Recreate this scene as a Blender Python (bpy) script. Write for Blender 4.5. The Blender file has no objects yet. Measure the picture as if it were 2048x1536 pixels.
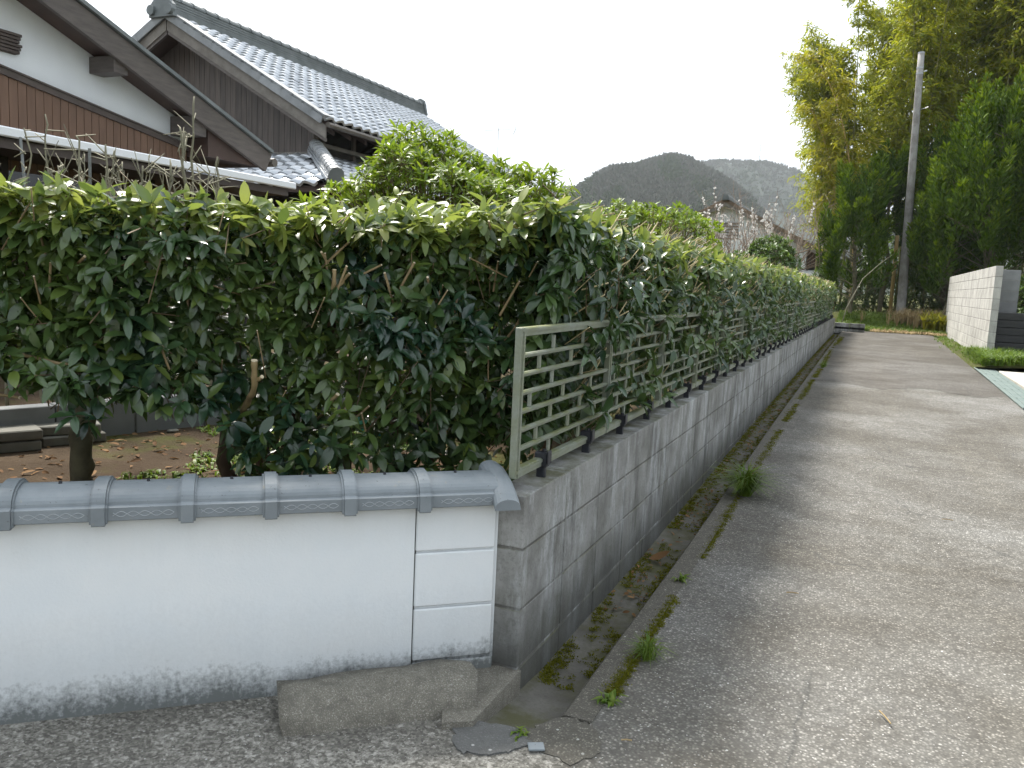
import bpy, math, random
import numpy as np
from mathutils import Matrix, Vector

random.seed(7)
RNG = np.random.default_rng(11)
scene = bpy.context.scene
COL = scene.collection

# ------------------------------------------------------------------ camera
ROLL, PITCH, YAW = 0.04712, 0.12660, 0.40438
cam_data = bpy.data.cameras.new('camera')
cam_data.sensor_width = 36.0
cam_data.lens = 36.0 * 1657.0 / 2048.0
cam_data.clip_start = 0.05
cam_data.clip_end = 6000.0
cam = bpy.data.objects.new('camera', cam_data)
COL.objects.link(cam)
_r0 = Vector((math.cos(YAW), math.sin(YAW), 0))
_f0 = Vector((-math.sin(YAW), math.cos(YAW), 0))
_fw = _f0 * math.cos(PITCH) + Vector((0, 0, -math.sin(PITCH)))
_dn = -_f0 * math.sin(PITCH) + Vector((0, 0, -math.cos(PITCH)))
_R = _r0 * math.cos(ROLL) - _dn * math.sin(ROLL)
_D = _r0 * math.sin(ROLL) + _dn * math.cos(ROLL)
_m = Matrix((( _R.x, -_D.x, -_fw.x, 0), (_R.y, -_D.y, -_fw.y, 0), (_R.z, -_D.z, -_fw.z, 1.28), (0, 0, 0, 1)))
cam.matrix_world = _m
scene.camera = cam

# ------------------------------------------------------------------ world, sun, exposure
SUN_EL = math.radians(54)
SUN_AZ = math.radians(-48)          # from +Y (alley direction) towards -X (house side)
world = bpy.data.worlds.new('World')
scene.world = world
world.use_nodes = True
wn, wl = world.node_tree.nodes, world.node_tree.links
wn.clear()
w_out = wn.new('ShaderNodeOutputWorld')
w_bg = wn.new('ShaderNodeBackground')
w_sky = wn.new('ShaderNodeTexSky')
w_sky.sky_type = 'NISHITA'
w_sky.sun_disc = False
w_sky.sun_elevation = SUN_EL
w_sky.sun_rotation = SUN_AZ
w_sky.air_density = 1.0
w_sky.dust_density = 6.0
w_sky.ozone_density = 1.0
w_hsv = wn.new('ShaderNodeHueSaturation')
w_hsv.inputs['Saturation'].default_value = 0.28     # thin high overcast: the blue is veiled
w_mix = wn.new('ShaderNodeMix')
w_mix.data_type = 'RGBA'
w_mix.inputs[0].default_value = 0.6
w_mix.inputs[7].default_value = (7.3, 8.0, 8.8, 1)  # even cloud veil
w_bg.inputs['Strength'].default_value = 0.092
wl.new(w_sky.outputs[0], w_hsv.inputs['Color'])
wl.new(w_hsv.outputs[0], w_mix.inputs[6])
wl.new(w_mix.outputs[2], w_bg.inputs['Color'])
wl.new(w_bg.outputs[0], w_out.inputs['Surface'])

sun_data = bpy.data.lights.new('sun', 'SUN')
sun_data.energy = 3.4
sun_data.angle = math.radians(10)
sun_data.color = (1.0, 0.95, 0.87)
sun = bpy.data.objects.new('sun', sun_data)
COL.objects.link(sun)
_sd = Vector((math.sin(SUN_AZ) * math.cos(SUN_EL), math.cos(SUN_AZ) * math.cos(SUN_EL), math.sin(SUN_EL)))
sun.rotation_euler = _sd.to_track_quat('Z', 'Y').to_euler()

scene.view_settings.view_transform = 'Standard'
scene.view_settings.look = 'None'
scene.view_settings.exposure = 1.28
scene.view_settings.gamma = 1.0
scene.view_settings.use_curve_mapping = False
scene.cycles.use_denoising = True
scene.cycles.max_bounces = 5
scene.cycles.diffuse_bounces = 3
scene.cycles.glossy_bounces = 2
scene.cycles.transmission_bounces = 3
scene.cycles.caustics_reflective = False
scene.cycles.caustics_refractive = False
scene.cycles.use_light_tree = False
scene.cycles.adaptive_threshold = 0.02
scene.cycles.transparent_max_bounces = 8
scene.cycles.volume_bounces = 0

# ------------------------------------------------------------------ mesh helpers
class MB:
    """collects boxes, tubes and polygons into one mesh"""
    def __init__(s):
        s.v, s.f = [], []
    def add(s, v, f, M=None):
        b = len(s.v)
        if M is not None:
            v = [M @ Vector(p) for p in v]
        s.v += [tuple(p) for p in v]
        s.f += [tuple(i + b for i in q) for q in f]
        return s
    def box(s, x0, x1, y0, y1, z0, z1, M=None):
        v = [(x0,y0,z0),(x1,y0,z0),(x1,y1,z0),(x0,y1,z0),(x0,y0,z1),(x1,y0,z1),(x1,y1,z1),(x0,y1,z1)]
        f = [(0,3,2,1),(4,5,6,7),(0,1,5,4),(1,2,6,5),(2,3,7,6),(3,0,4,7)]
        return s.add(v, f, M)
    def chamfer(s, x0, x1, y0, y1, z0, z1, c=.004, M=None):
        v, f = chamfer_box(x0, x1, y0, y1, z0, z1, c)
        return s.add(v, f, M)
    def tube(s, pts, rad, n=6, caps=True):
        pts = [Vector(p) for p in pts]
        if not hasattr(rad, '__len__'):
            rad = [rad] * len(pts)
        b = len(s.v)
        a = None
        for i, p in enumerate(pts):
            d = (pts[min(i + 1, len(pts) - 1)] - pts[max(i - 1, 0)]).normalized()
            if a is None:
                a = d.cross(Vector((0, 0, 1)))
                if a.length < .05:
                    a = d.cross(Vector((1, 0, 0)))
            else:
                a = a - d * a.dot(d)
            a.normalize()
            c = d.cross(a)
            for k in range(n):
                t = 2 * math.pi * k / n
                s.v.append(tuple(p + (a * math.cos(t) + c * math.sin(t)) * rad[i]))
        for i in range(len(pts) - 1):
            for k in range(n):
                k2 = (k + 1) % n
                s.f.append((b + i*n + k, b + i*n + k2, b + (i+1)*n + k2, b + (i+1)*n + k))
        if caps:
            s.f.append(tuple(b + k for k in range(n))[::-1])
            e = b + (len(pts) - 1) * n
            s.f.append(tuple(e + k for k in range(n)))
        return s
    def prism(s, poly, axis, a, b, M=None):
        """poly: 2-D outline, extruded along axis 'x','y' or 'z' from a to b"""
        n = len(poly)
        def mk(p, t):
            return (t, p[0], p[1]) if axis == 'x' else (p[0], t, p[1]) if axis == 'y' else (p[0], p[1], t)
        v = [mk(p, a) for p in poly] + [mk(p, b) for p in poly]
        f = [tuple(range(n))[::-1], tuple(range(n, 2*n))]
        for i in range(n):
            j = (i + 1) % n
            f.append((i, j, n + j, n + i))
        return s.add(v, f, M)
    def build(s, name, mat, parent=None, smooth=False):
        me = bpy.data.meshes.new(name)
        me.from_pydata(s.v, [], s.f)
        return link(name, me, mat, parent, smooth)

def chamfer_box(x0, x1, y0, y1, z0, z1, c):
    X, Y, Z = (x0, x1), (y0, y1), (z0, z1)
    v, idx = [], {}
    for i in (0, 1):
        for j in (0, 1):
            for k in (0, 1):
                sx, sy, sz = (1, -1)[i] * c, (1, -1)[j] * c, (1, -1)[k] * c
                p = (X[i], Y[j], Z[k])
                idx[i, j, k, 0] = len(v); v.append((p[0], p[1] + sy, p[2] + sz))
                idx[i, j, k, 1] = len(v); v.append((p[0] + sx, p[1], p[2] + sz))
                idx[i, j, k, 2] = len(v); v.append((p[0] + sx, p[1] + sy, p[2]))
    f = []
    for i in (0, 1):
        q = [idx[i,0,0,0], idx[i,1,0,0], idx[i,1,1,0], idx[i,0,1,0]]; f.append(tuple(q if i else q[::-1]))
        q = [idx[0,i,0,1], idx[1,i,0,1], idx[1,i,1,1], idx[0,i,1,1]]; f.append(tuple(q[::-1] if i else q))
        q = [idx[0,0,i,2], idx[1,0,i,2], idx[1,1,i,2], idx[0,1,i,2]]; f.append(tuple(q if i else q[::-1]))
    for a in (0, 1):
        for b in (0, 1):
            f.append((idx[0,a,b,1], idx[1,a,b,1], idx[1,a,b,2], idx[0,a,b,2]))
            f.append((idx[a,0,b,0], idx[a,1,b,0], idx[a,1,b,2], idx[a,0,b,2]))
            f.append((idx[a,b,0,0], idx[a,b,1,0], idx[a,b,1,1], idx[a,b,0,1]))
            for k in (0, 1):
                f.append((idx[a,b,k,0], idx[a,b,k,1], idx[a,b,k,2]))
    return v, f

def link(name, me, mat, parent=None, smooth=False):
    if mat is not None and not me.materials:
        me.materials.append(mat)
    if smooth:
        me.polygons.foreach_set('use_smooth', [True] * len(me.polygons))
    o = bpy.data.objects.new(name, me)
    COL.objects.link(o)
    if parent is not None:
        o.parent = parent
    return o

def mesh_np(name, V, F, smooth=False):
    """fast mesh from numpy vertices and triangles"""
    V = np.ascontiguousarray(V, dtype=np.float32); F = np.ascontiguousarray(F, dtype=np.int32)
    me = bpy.data.meshes.new(name)
    me.vertices.add(len(V)); me.vertices.foreach_set('co', V.ravel())
    k = F.shape[1]
    me.loops.add(F.size); me.loops.foreach_set('vertex_index', F.ravel())
    me.polygons.add(len(F))
    me.polygons.foreach_set('loop_start', np.arange(0, F.size, k, dtype=np.int32))
    if smooth:
        me.polygons.foreach_set('use_smooth', np.ones(len(F), dtype=bool))
    me.update(calc_edges=True)
    return me

def empty(name, loc=(0, 0, 0), rot=0):
    o = bpy.data.objects.new(name, None)
    o.empty_display_size = .1
    o.location = loc
    o.rotation_euler = (0, 0, rot)
    COL.objects.link(o)
    return o

def tag(o, label=None, cat=None, group=None, kind=None):
    if label: o['label'] = label
    if cat: o['category'] = cat
    if group: o['group'] = group
    if kind: o['kind'] = kind
    elif cat and 'kind' not in o: o['kind'] = 'thing'
    return o

def place(name, me, parent, loc, rot=None, scale=None):
    o = bpy.data.objects.new(name, me)
    COL.objects.link(o)
    o.parent = parent
    o.location = loc
    if rot is not None: o.rotation_euler = rot
    if scale is not None: o.scale = scale
    return o

def copy_tree(o, parent=None):
    c = o.copy()
    COL.objects.link(c)
    c.parent = parent
    for ch in list(o.children):
        copy_tree(ch, c)
    return c

def norm(a):
    return a / np.maximum(np.linalg.norm(a, axis=-1, keepdims=True), 1e-9)

_LT = np.array([[0,0,0],[.20,-.36,.09],[.20,0,0],[.20,.36,.09],[.50,-.5,.13],[.50,0,.01],[.50,.5,.13],[.80,-.33,.07],[.80,0,-.01],[.80,.33,.07],[1,0,0]])
_LF = np.array([[0,2,1],[0,3,2],[1,2,5],[1,5,4],[2,3,6],[2,6,5],[4,5,8],[4,8,7],[5,6,9],[5,9,8],[7,8,10],[8,9,10]])
def leaves(P, D, N, L, W, droop=.25):
    """broad leaves: folded along the midrib, tip bending down"""
    n = len(P)
    D = norm(D); N = norm(N - (N * D).sum(1, keepdims=True) * D); S = np.cross(N, D)
    dr = (droop * RNG.uniform(.2, 1.6, n))[:, None]
    a = _LT[None, :, 0]; b = _LT[None, :, 1]; c = _LT[None, :, 2]
    V = (P[:, None, :] + (a * L[:, None])[..., None] * D[:, None, :] + (b * W[:, None])[..., None] * S[:, None, :]
         + ((c * W[:, None]) - dr * a * a * L[:, None])[..., None] * N[:, None, :])
    F = (_LF[None] + (np.arange(n) * 11)[:, None, None]).reshape(-1, 3)
    return V.reshape(-1, 3), F

def blades(P, D, N, L, W, bend=.3):
    """thin blades of two tapering pieces (4 triangles)"""
    n = len(P)
    D = norm(D); N = norm(N - (N * D).sum(1, keepdims=True) * D); S = np.cross(N, D)
    V = np.zeros((n, 5, 3))
    L = L[:, None]; W = W[:, None]
    V[:, 0] = P - S * W * .35; V[:, 1] = P + S * W * .35
    mid = P + D * L * .5 + N * L * bend * .18
    V[:, 2] = mid - S * W * .5; V[:, 3] = mid + S * W * .5
    V[:, 4] = P + D * L - N * L * bend * .25
    F = np.array([[0,1,3],[0,3,2],[2,3,4]])
    F = (F[None] + (np.arange(n) * 5)[:, None, None]).reshape(-1, 3)
    return V.reshape(-1, 3), F

def sticks(A, B, ra, rb, n=4):
    """straight tapering sticks with end caps"""
    k = len(A)
    d = norm(B - A)
    ref = np.where(np.abs(d[:, 2:3]) > .9, np.array([[1., 0, 0]]), np.array([[0, 0, 1.]]))
    a = norm(np.cross(d, ref)); c = np.cross(d, a)
    t = 2 * np.pi * np.arange(n) / n
    ring = a[:, None, :] * np.cos(t)[None, :, None] + c[:, None, :] * np.sin(t)[None, :, None]
    ra = np.broadcast_to(ra, (k,)); rb = np.broadcast_to(rb, (k,))
    V = np.concatenate([A[:, None] + ring * ra[:, None, None], B[:, None] + ring * rb[:, None, None]], 1)
    F = []
    for i in range(n):
        j = (i + 1) % n
        F += [[i, j, n + j], [i, n + j, n + i]]
    for i in range(1, n - 1):
        F.append([n, n + i, n + i + 1])
    F = np.array(F)
    F = (F[None] + (np.arange(k) * 2 * n)[:, None, None]).reshape(-1, 3)
    return V.reshape(-1, 3), F

def joinVF(parts):
    V, F, b = [], [], 0
    for v, f in parts:
        V.append(v); F.append(f + b); b += len(v)
    return np.concatenate(V), np.concatenate(F)

def randdir(n):
    return norm(RNG.normal(size=(n, 3)))

def wob(x, y, s=0.):
    return (np.sin(x*3.1 + 1.3*y + s) + np.sin(-x*1.7 + 4.3*y + 2*s + 1) + .6*np.sin(7.3*x - 5.1*y + 3*s)) / 2.6

def perp(a):
    ref = np.where(np.abs(a[:, 2:3]) > .9, np.array([[1., 0, 0]]), np.array([[0, 0, 1.]]))
    e1 = norm(np.cross(a, ref)); return e1, np.cross(a, e1)

def whorls(P, A, k=(4, 8), tilt=(45, 100), L=(.05, .085), ratio=.38, grav=.25):
    """leaf clusters at twig tips P with axes A"""
    cnt = RNG.integers(k[0], k[1], len(P))
    idx = np.repeat(np.arange(len(P)), cnt)
    n = len(idx)
    A = norm(A); e1, e2 = perp(A)
    first = np.cumsum(cnt) - cnt
    ph = RNG.uniform(0, 2*np.pi, len(P))[idx] + 2*np.pi*(np.arange(n) - first[idx]) / cnt[idx] + RNG.normal(0, .25, n)
    th = np.radians(np.clip(RNG.uniform(tilt[0], tilt[1], len(P))[idx] + RNG.normal(0, 14, n), 15, 125))
    side = np.cos(ph)[:, None] * e1[idx] + np.sin(ph)[:, None] * e2[idx]
    D = np.cos(th)[:, None] * A[idx] + np.sin(th)[:, None] * side
    D[:, 2] -= grav * RNG.uniform(0, 2, n)
    D = norm(D)
    N = A[idx] * .6 + np.array([0, 0, .8]) + RNG.normal(size=(n, 3)) * .3
    Ln = RNG.uniform(L[0], L[1], n)
    P0 = P[idx] - A[idx] * (RNG.uniform(0, .03, n))[:, None]
    return P0, D, N, Ln, Ln * ratio * RNG.uniform(.8, 1.2, n)

# ------------------------------------------------------------------ material helpers
class NT:
    def __init__(s, name):
        s.m = bpy.data.materials.new(name); s.m.use_nodes = True
        s.t = s.m.node_tree; s.n = s.t.nodes; s.l = s.t.links
        s.b = s.n['Principled BSDF']
        g = s.n.new('ShaderNodeNewGeometry'); s.geo = g
        s.pos = g.outputs['Position']; s.island = g.outputs['Random Per Island']
    def obj(s):
        return s.n.new('ShaderNodeTexCoord').outputs['Object']
    def objrand(s):
        return s.n.new('ShaderNodeObjectInfo').outputs['Random']
    def mapv(s, v, scale=(1,1,1), loc=(0,0,0), rot=(0,0,0)):
        k = s.n.new('ShaderNodeMapping'); k.inputs['Scale'].default_value = scale
        k.inputs['Location'].default_value = loc; k.inputs['Rotation'].default_value = rot
        s.l.new(v, k.inputs['Vector']); return k.outputs[0]
    def noise(s, v, scale=5, detail=4, rough=.55, dist=0):
        k = s.n.new('ShaderNodeTexNoise'); k.inputs['Scale'].default_value = scale
        k.inputs['Detail'].default_value = detail; k.inputs['Roughness'].default_value = rough
        k.inputs['Distortion'].default_value = dist
        s.l.new(v, k.inputs['Vector']); return k.outputs['Fac']
    def voro(s, v, scale=5, feature='F1', out='Distance', rand=1):
        k = s.n.new('ShaderNodeTexVoronoi'); k.feature = feature; k.inputs['Scale'].default_value = scale
        k.inputs['Randomness'].default_value = rand
        s.l.new(v, k.inputs['Vector']); return k.outputs[out]
    def ramp(s, fac, stops, interp='LINEAR'):
        k = s.n.new('ShaderNodeValToRGB'); k.color_ramp.interpolation = interp
        e = k.color_ramp.elements
        while len(e) < len(stops): e.new(.5)
        for i, (p, c) in enumerate(stops):
            e[i].position = p
            e[i].color = (c, c, c, 1) if not hasattr(c, '__len__') else (*c, 1)
        s.l.new(fac, k.inputs['Fac']); return k.outputs['Color']
    def mix(s, fac, a, b, mode='MIX'):
        k = s.n.new('ShaderNodeMix'); k.data_type = 'RGBA'; k.blend_type = mode
        for v, i in ((fac, 0), (a, 6), (b, 7)):
            if hasattr(v, 'is_output'): s.l.new(v, k.inputs[i])
            elif hasattr(v, '__len__'): k.inputs[i].default_value = (*v, 1)
            elif i == 0: k.inputs[i].default_value = v
            else: k.inputs[i].default_value = (v, v, v, 1)
        return k.outputs[2]
    def math(s, op, a, b=0., c=0.):
        k = s.n.new('ShaderNodeMath'); k.operation = op
        for i, v in enumerate((a, b, c)):
            if hasattr(v, 'is_output'): s.l.new(v, k.inputs[i])
            else: k.inputs[i].default_value = v
        return k.outputs[0]
    def sep(s, v):
        k = s.n.new('ShaderNodeSeparateXYZ'); s.l.new(v, k.inputs[0]); return k.outputs
    def bump(s, h, strength=.3, dist=.01):
        k = s.n.new('ShaderNodeBump'); k.inputs['Strength'].default_value = strength
        k.inputs['Distance'].default_value = dist
        s.l.new(h, k.inputs['Height']); s.l.new(k.outputs[0], s.b.inputs['Normal'])
    def out(s, col, rough=.8, spec=None, metal=0, coat=0):
        def put(v, n):
            if hasattr(v, 'is_output'): s.l.new(v, s.b.inputs[n])
            elif hasattr(v, '__len__'): s.b.inputs[n].default_value = (*v, 1)
            else: s.b.inputs[n].default_value = v
        put(col, 'Base Color'); put(rough, 'Roughness'); put(metal, 'Metallic')
        if spec is not None: put(spec, 'Specular IOR Level')
        if coat: put(coat, 'Coat Weight')
        return s.m
    def translucent(s, col, fac):
        tr = s.n.new('ShaderNodeBsdfTranslucent'); mx = s.n.new('ShaderNodeMixShader')
        if hasattr(col, 'is_output'): s.l.new(col, tr.inputs['Color'])
        else: tr.inputs['Color'].default_value = (*col, 1)
        mx.inputs[0].default_value = fac
        s.l.new(s.b.outputs[0], mx.inputs[1]); s.l.new(tr.outputs[0], mx.inputs[2])
        s.l.new(mx.outputs[0], s.n['Material Output'].inputs['Surface'])

def simple(name, c1, c2, scale=8, rough=.8, bump=.2, bscale=60, stretch=(1,1,1), spec=None, metal=0, rnd=0.):
    t = NT(name)
    p = t.mapv(t.obj(), stretch)
    n = t.noise(p, scale, 5)
    c = t.mix(t.ramp(n, [(.3, 0.), (.7, 1.)]), c1, c2)
    if rnd:
        k = t.math('MULTIPLY_ADD', t.objrand(), rnd * 2, 1 - rnd)
        h = t.n.new('ShaderNodeVectorMath'); h.operation = 'SCALE'
        t.l.new(c, h.inputs[0]); t.l.new(k, h.inputs['Scale']); c = h.outputs[0]
    if bump:
        t.bump(t.noise(p, bscale, 4), bump, .004)
    return t.out(c, rough, spec, metal)

def leafmat(name, cols, rough=.35, trans=.3, tcol=None, spec=.5, per='island'):
    t = NT(name)
    r = t.island if per == 'island' else t.objrand()
    stops = [(i / max(1, len(cols) - 1), c) for i, c in enumerate(cols)]
    c = t.ramp(r, stops)
    v = t.noise(t.pos, 3.0, 2)
    c = t.mix(t.ramp(v, [(.35, 0.), (.65, .35)]), c, tcol or cols[-1])
    t.out(c, rough, spec)
    tc = t.mix(.5, c, tcol or cols[-1], 'MIX')
    t.translucent(tc, trans)
    return t.m

M = {}
# asphalt with exposed aggregate, stains and hairline cracks
def make_asphalt(name, base, light, dark, agg=105, stains=True, chips=1.):
    t = NT(name)
    p = t.pos
    cell = t.voro(p, agg, 'F1', 'Color')
    cd = t.voro(p, agg, 'F1', 'Distance')
    val = t.sep(cell)[0]
    stone = t.ramp(val, [(0., dark), (.3, base), (.7, base), (.84, light), (1., light)])
    edge = t.ramp(cd, [(.2, 0.), (.62, 1.)])
    binder = t.mix(.7, base, dark)
    c = t.mix(edge, stone, binder)
    # sparse big pale stones
    c2 = t.voro(p, 48, 'F1', 'Color'); d2 = t.voro(p, 48, 'F1', 'Distance')
    k = t.math('MULTIPLY', t.ramp(t.sep(c2)[1], [(.92, 0.), (.93, 1.)]), t.ramp(d2, [(.16, 1.), (.27, 0.)]))
    c = t.mix(t.math('MULTIPLY', k, .8 * chips), c, (.45, .45, .42))
    gr = t.noise(p, 26, 6, .75)
    c = t.mix(t.ramp(gr, [(.38, .55), (.55, 0.)]), c, tuple(x * .8 for x in dark))
    h = t.mix(edge, .7, .2)
    if stains:
        big = t.noise(p, .55, 5, .6, .4)
        c = t.mix(t.ramp(big, [(.42, 1.), (.62, 0.)]), c, (.64, .61, .56), 'MULTIPLY')
        mid = t.noise(t.mapv(p, loc=(7, 3, 0)), 2.3, 6, .65)
        c = t.mix(t.ramp(mid, [(.36, 1.), (.56, 0.)]), c, (.74, .72, .69), 'MULTIPLY')
        wt = t.noise(t.mapv(p, (2.2, .25, 1), (3, 1, 0)), 1.0, 4, .6)
        c = t.mix(t.ramp(wt, [(.5, 0.), (.7, .5)]), c, (1.25, 1.24, 1.2), 'MULTIPLY')
        # cracks
        wv = t.n.new('ShaderNodeVectorMath'); wv.operation = 'MULTIPLY_ADD'
        nz = t.n.new('ShaderNodeTexNoise'); nz.inputs['Scale'].default_value = 5; nz.inputs['Detail'].default_value = 5
        t.l.new(p, nz.inputs['Vector']); t.l.new(nz.outputs['Color'], wv.inputs[0])
        wv.inputs[1].default_value = (.16, .16, .16); t.l.new(p, wv.inputs[2])
        ce = t.voro(wv.outputs[0], .95, 'DISTANCE_TO_EDGE', 'Distance')
        msk = t.ramp(t.noise(t.mapv(p, loc=(2, 9, 1)), 1.1, 3), [(.46, 0.), (.6, 1.)])
        cr = t.math('MULTIPLY', t.ramp(ce, [(.0, 1.), (.008, 0.)]), msk)
        c = t.mix(t.math('MULTIPLY', cr, .6), c, (.05, .05, .046))
        h = t.math('SUBTRACT', h, cr)
    t.bump(h, .5, .006)
    return t.out(c, .85, .3)
M['asphalt'] = make_asphalt('asphalt', (.235, .23, .212), (.42, .41, .385), (.095, .092, .085))
M['old_tarmac'] = make_asphalt('old_tarmac', (.15, .142, .128), (.25, .24, .22), (.075, .07, .063))
M['apron'] = make_asphalt('rough_concrete', (.15, .14, .115), (.36, .34, .29), (.05, .048, .04), 120, False)
def make_forecourt():
    t = NT('worn_concrete')
    p = t.pos
    cell = t.sep(t.voro(p, 130, 'F1', 'Color'))[0]
    dark = t.ramp(cell, [(0., (.07, .066, .057)), (.6, (.12, .113, .098)), (1., (.18, .17, .148))])
    pale = t.ramp(cell, [(0., (.20, .19, .165)), (.5, (.36, .345, .305)), (1., (.50, .485, .44))])
    n = t.noise(p, 42, 7, .75, .2); b = t.noise(p, 3.0, 4, .6)
    m = t.math('ADD', n, t.math('MULTIPLY', t.math('SUBTRACT', b, .5), .55))
    c = t.mix(t.ramp(m, [(.48, .08), (.62, .7)]), dark, pale)
    t.bump(t.noise(p, 70, 5, .75), .5, .008)
    return t.out(c, .9, .2)
M['forecourt'] = make_forecourt()
M['patch'] = make_asphalt('asphalt_patch', (.13, .13, .124), (.165, .165, .16), (.105, .105, .10), 160, False)

def make_concrete(name, base, dark, pale, moss=None, rnd=.1, streak=1., zdark=None, sc=1.0):
    """weathered concrete: vertical streaks, blotches, fine pores, optional moss"""
    t = NT(name)
    p = t.pos
    st = t.noise(t.mapv(p, (5, 5, 1.5)), 1.2, 8, .7)
    bl = t.noise(p, 3.2, 6, .6)
    c = t.mix(t.ramp(st, [(.34, 0.), (.66, 1.)]), dark, base)
    c = t.mix(.5, c, t.mix(t.ramp(bl, [(.4, 0.), (.6, 1.)]), dark, base))
    st2 = t.noise(t.mapv(p, (5, 5, 1.7), (5, 1, 0)), 1.1, 9, .72)
    c = t.mix(t.math('MULTIPLY', t.ramp(st2, [(.5, 0.), (.68, .75)]), streak), c, pale)
    st3 = t.noise(t.mapv(p, (4, 4, .8), (9, 4, 2)), 1.0, 8, .7)
    c = t.mix(t.math('MULTIPLY', t.ramp(st3, [(.34, .8), (.48, 0.)]), streak), c, tuple(x * .55 for x in dark))
    fine = t.noise(p, 90, 4, .7)
    c = t.mix(t.ramp(fine, [(.3, .35), (.5, 0.)]), c, tuple(x * .55 for x in dark))
    if zdark:   # damp band rising from the foot of the wall, ragged edge
        z = t.sep(p)[2]
        zz = t.math('ADD', z, t.math('MULTIPLY', t.noise(t.mapv(p, (4, 4, 1)), 2.0, 5), -.22))
        c = t.mix(t.ramp(t.math('DIVIDE', t.math('SUBTRACT', zz, zdark[0]), zdark[1] - zdark[0]), [(0., .8), (1., 0.)]), c, zdark[2])
    if moss:
        mz = t.noise(t.mapv(p, loc=(3, 3, 3)), 6, 6, .65)
        nz = t.sep(t.geo.outputs['Normal'])[2]
        c = t.mix(t.math('MULTIPLY', t.ramp(mz, [(.42, 0.), (.62, .85)]), t.math('MULTIPLY_ADD', nz, .8, .15)), c, moss)
    if rnd:
        k = t.math('MULTIPLY_ADD', t.objrand(), rnd * 2, 1 - rnd)
        hh = t.n.new('ShaderNodeVectorMath'); hh.operation = 'SCALE'
        t.l.new(c, hh.inputs[0]); t.l.new(k, hh.inputs['Scale']); c = hh.outputs[0]
    t.bump(t.noise(p, 150, 4, .7), .35, .004)
    return t.out(c, .9, .25)
M['block'] = make_concrete('grey_block', (.36, .36, .345), (.125, .122, .112), (.58, .60, .605), (.085, .085, .035), .06, 1.,
                           (-.08, .17, (.042, .042, .036)))
M['mortar'] = make_concrete('block_mortar', (.17, .165, .15), (.07, .068, .06), (.46, .48, .48), None, 0)
M['block_pale'] = make_concrete('pale_block', (.50, .49, .45), (.30, .29, .265), (.56, .55, .52), None, .05, .6)
M['mortar_pale'] = make_concrete('pale_mortar', (.30, .29, .27), (.2, .19, .18), (.40, .39, .37), None, 0)
M['kerb'] = make_asphalt('kerb_concrete', (.125, .116, .096), (.25, .235, .195), (.075, .07, .058), 150, False)
M['gutter'] = make_concrete('gutter_concrete', (.16, .152, .135), (.08, .075, .064), (.21, .20, .18), (.075, .075, .03), 0, .3)
M['ledge'] = make_asphalt('ledge_concrete', (.25, .235, .195), (.38, .36, .31), (.12, .112, .092), 260, False, .35)
M['yard'] = simple('yard_concrete', (.46, .44, .38), (.36, .34, .29), 3, .9, .3, 40)

# whitewashed wall: grime rising from the foot, faint rain marks below the tiles
def make_white():
    t = NT('white_paint')
    p = t.pos
    z = t.sep(p)[2]
    n1 = t.noise(t.mapv(p, (11, 11, .8)), 1.4, 6, .65)
    n2 = t.noise(p, 70, 5, .75)
    n3 = t.noise(p, 5, 5, .6)
    n4 = t.noise(p, 1.6, 3, .5)
    zz = t.math('ADD', z, t.math('MULTIPLY', n1, -.10))
    zz = t.math('ADD', zz, t.math('MULTIPLY', n3, -.09))
    zz = t.math('ADD', zz, t.math('MULTIPLY', n4, -.12))
    zz = t.math('ADD', zz, t.math('MULTIPLY', n2, -.17))
    g = t.ramp(t.math('ADD', zz, .225), [(.0, .95), (.03, .72), (.09, .22), (.3, 0.)])
    c = t.mix(t.ramp(n3, [(.3, 0.), (.7, 1.)]), (.70, .735, .75), (.75, .77, .77))
    c = t.mix(t.math('MULTIPLY', g, .95), c, (.075, .083, .078))
    up = t.ramp(t.math('ADD', z, t.math('MULTIPLY', n1, .12)), [(.5, 0.), (.66, .45)])
    c = t.mix(up, c, (.52, .53, .5))
    fl = t.ramp(t.noise(t.mapv(p, loc=(4, 4, 4)), 30, 3, .8), [(.68, 0.), (.74, .5)])
    c = t.mix(t.math('MULTIPLY', fl, .25), c, (.45, .46, .46))
    t.bump(t.noise(p, 130, 3, .6), .3, .003)
    return t.out(c, .75, .3)
M['white'] = make_white()
M['joint_dirt'] = simple('joint_dirt', (.05, .05, .045), (.12, .12, .11), 30)

def make_capgrey():
    t = NT('glazed_grey_tile')
    p = t.pos
    n = t.noise(p, 14, 5, .6)
    c = t.mix(t.ramp(n, [(.3, 0.), (.7, 1.)]), (.165, .19, .205), (.215, .24, .255))
    sp = t.noise(t.mapv(p, loc=(1, 5, 2)), 75, 3, .7)
    c = t.mix(t.ramp(sp, [(.66, 0.), (.72, .8)]), c, (.05, .055, .06))
    lich = t.noise(t.mapv(p, loc=(8, 1, 2)), 24, 5, .7)
    c = t.mix(t.ramp(lich, [(.64, 0.), (.72, .5)]), c, (.30, .27, .19))
    k = t.math('MULTIPLY_ADD', t.objrand(), .16, .92)
    h = t.n.new('ShaderNodeVectorMath'); h.operation = 'SCALE'
    t.l.new(c, h.inputs[0]); t.l.new(k, h.inputs['Scale'])
    t.bump(t.noise(p, 220, 3), .12, .002)
    return t.out(h.outputs[0], t.ramp(n, [(.3, .42), (.7, .6)]), .4)
M['cap'] = make_capgrey()
M['cap_line'] = simple('raised_tile_line', (.28, .305, .32), (.34, .365, .38), 30, .6, 0)

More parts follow.
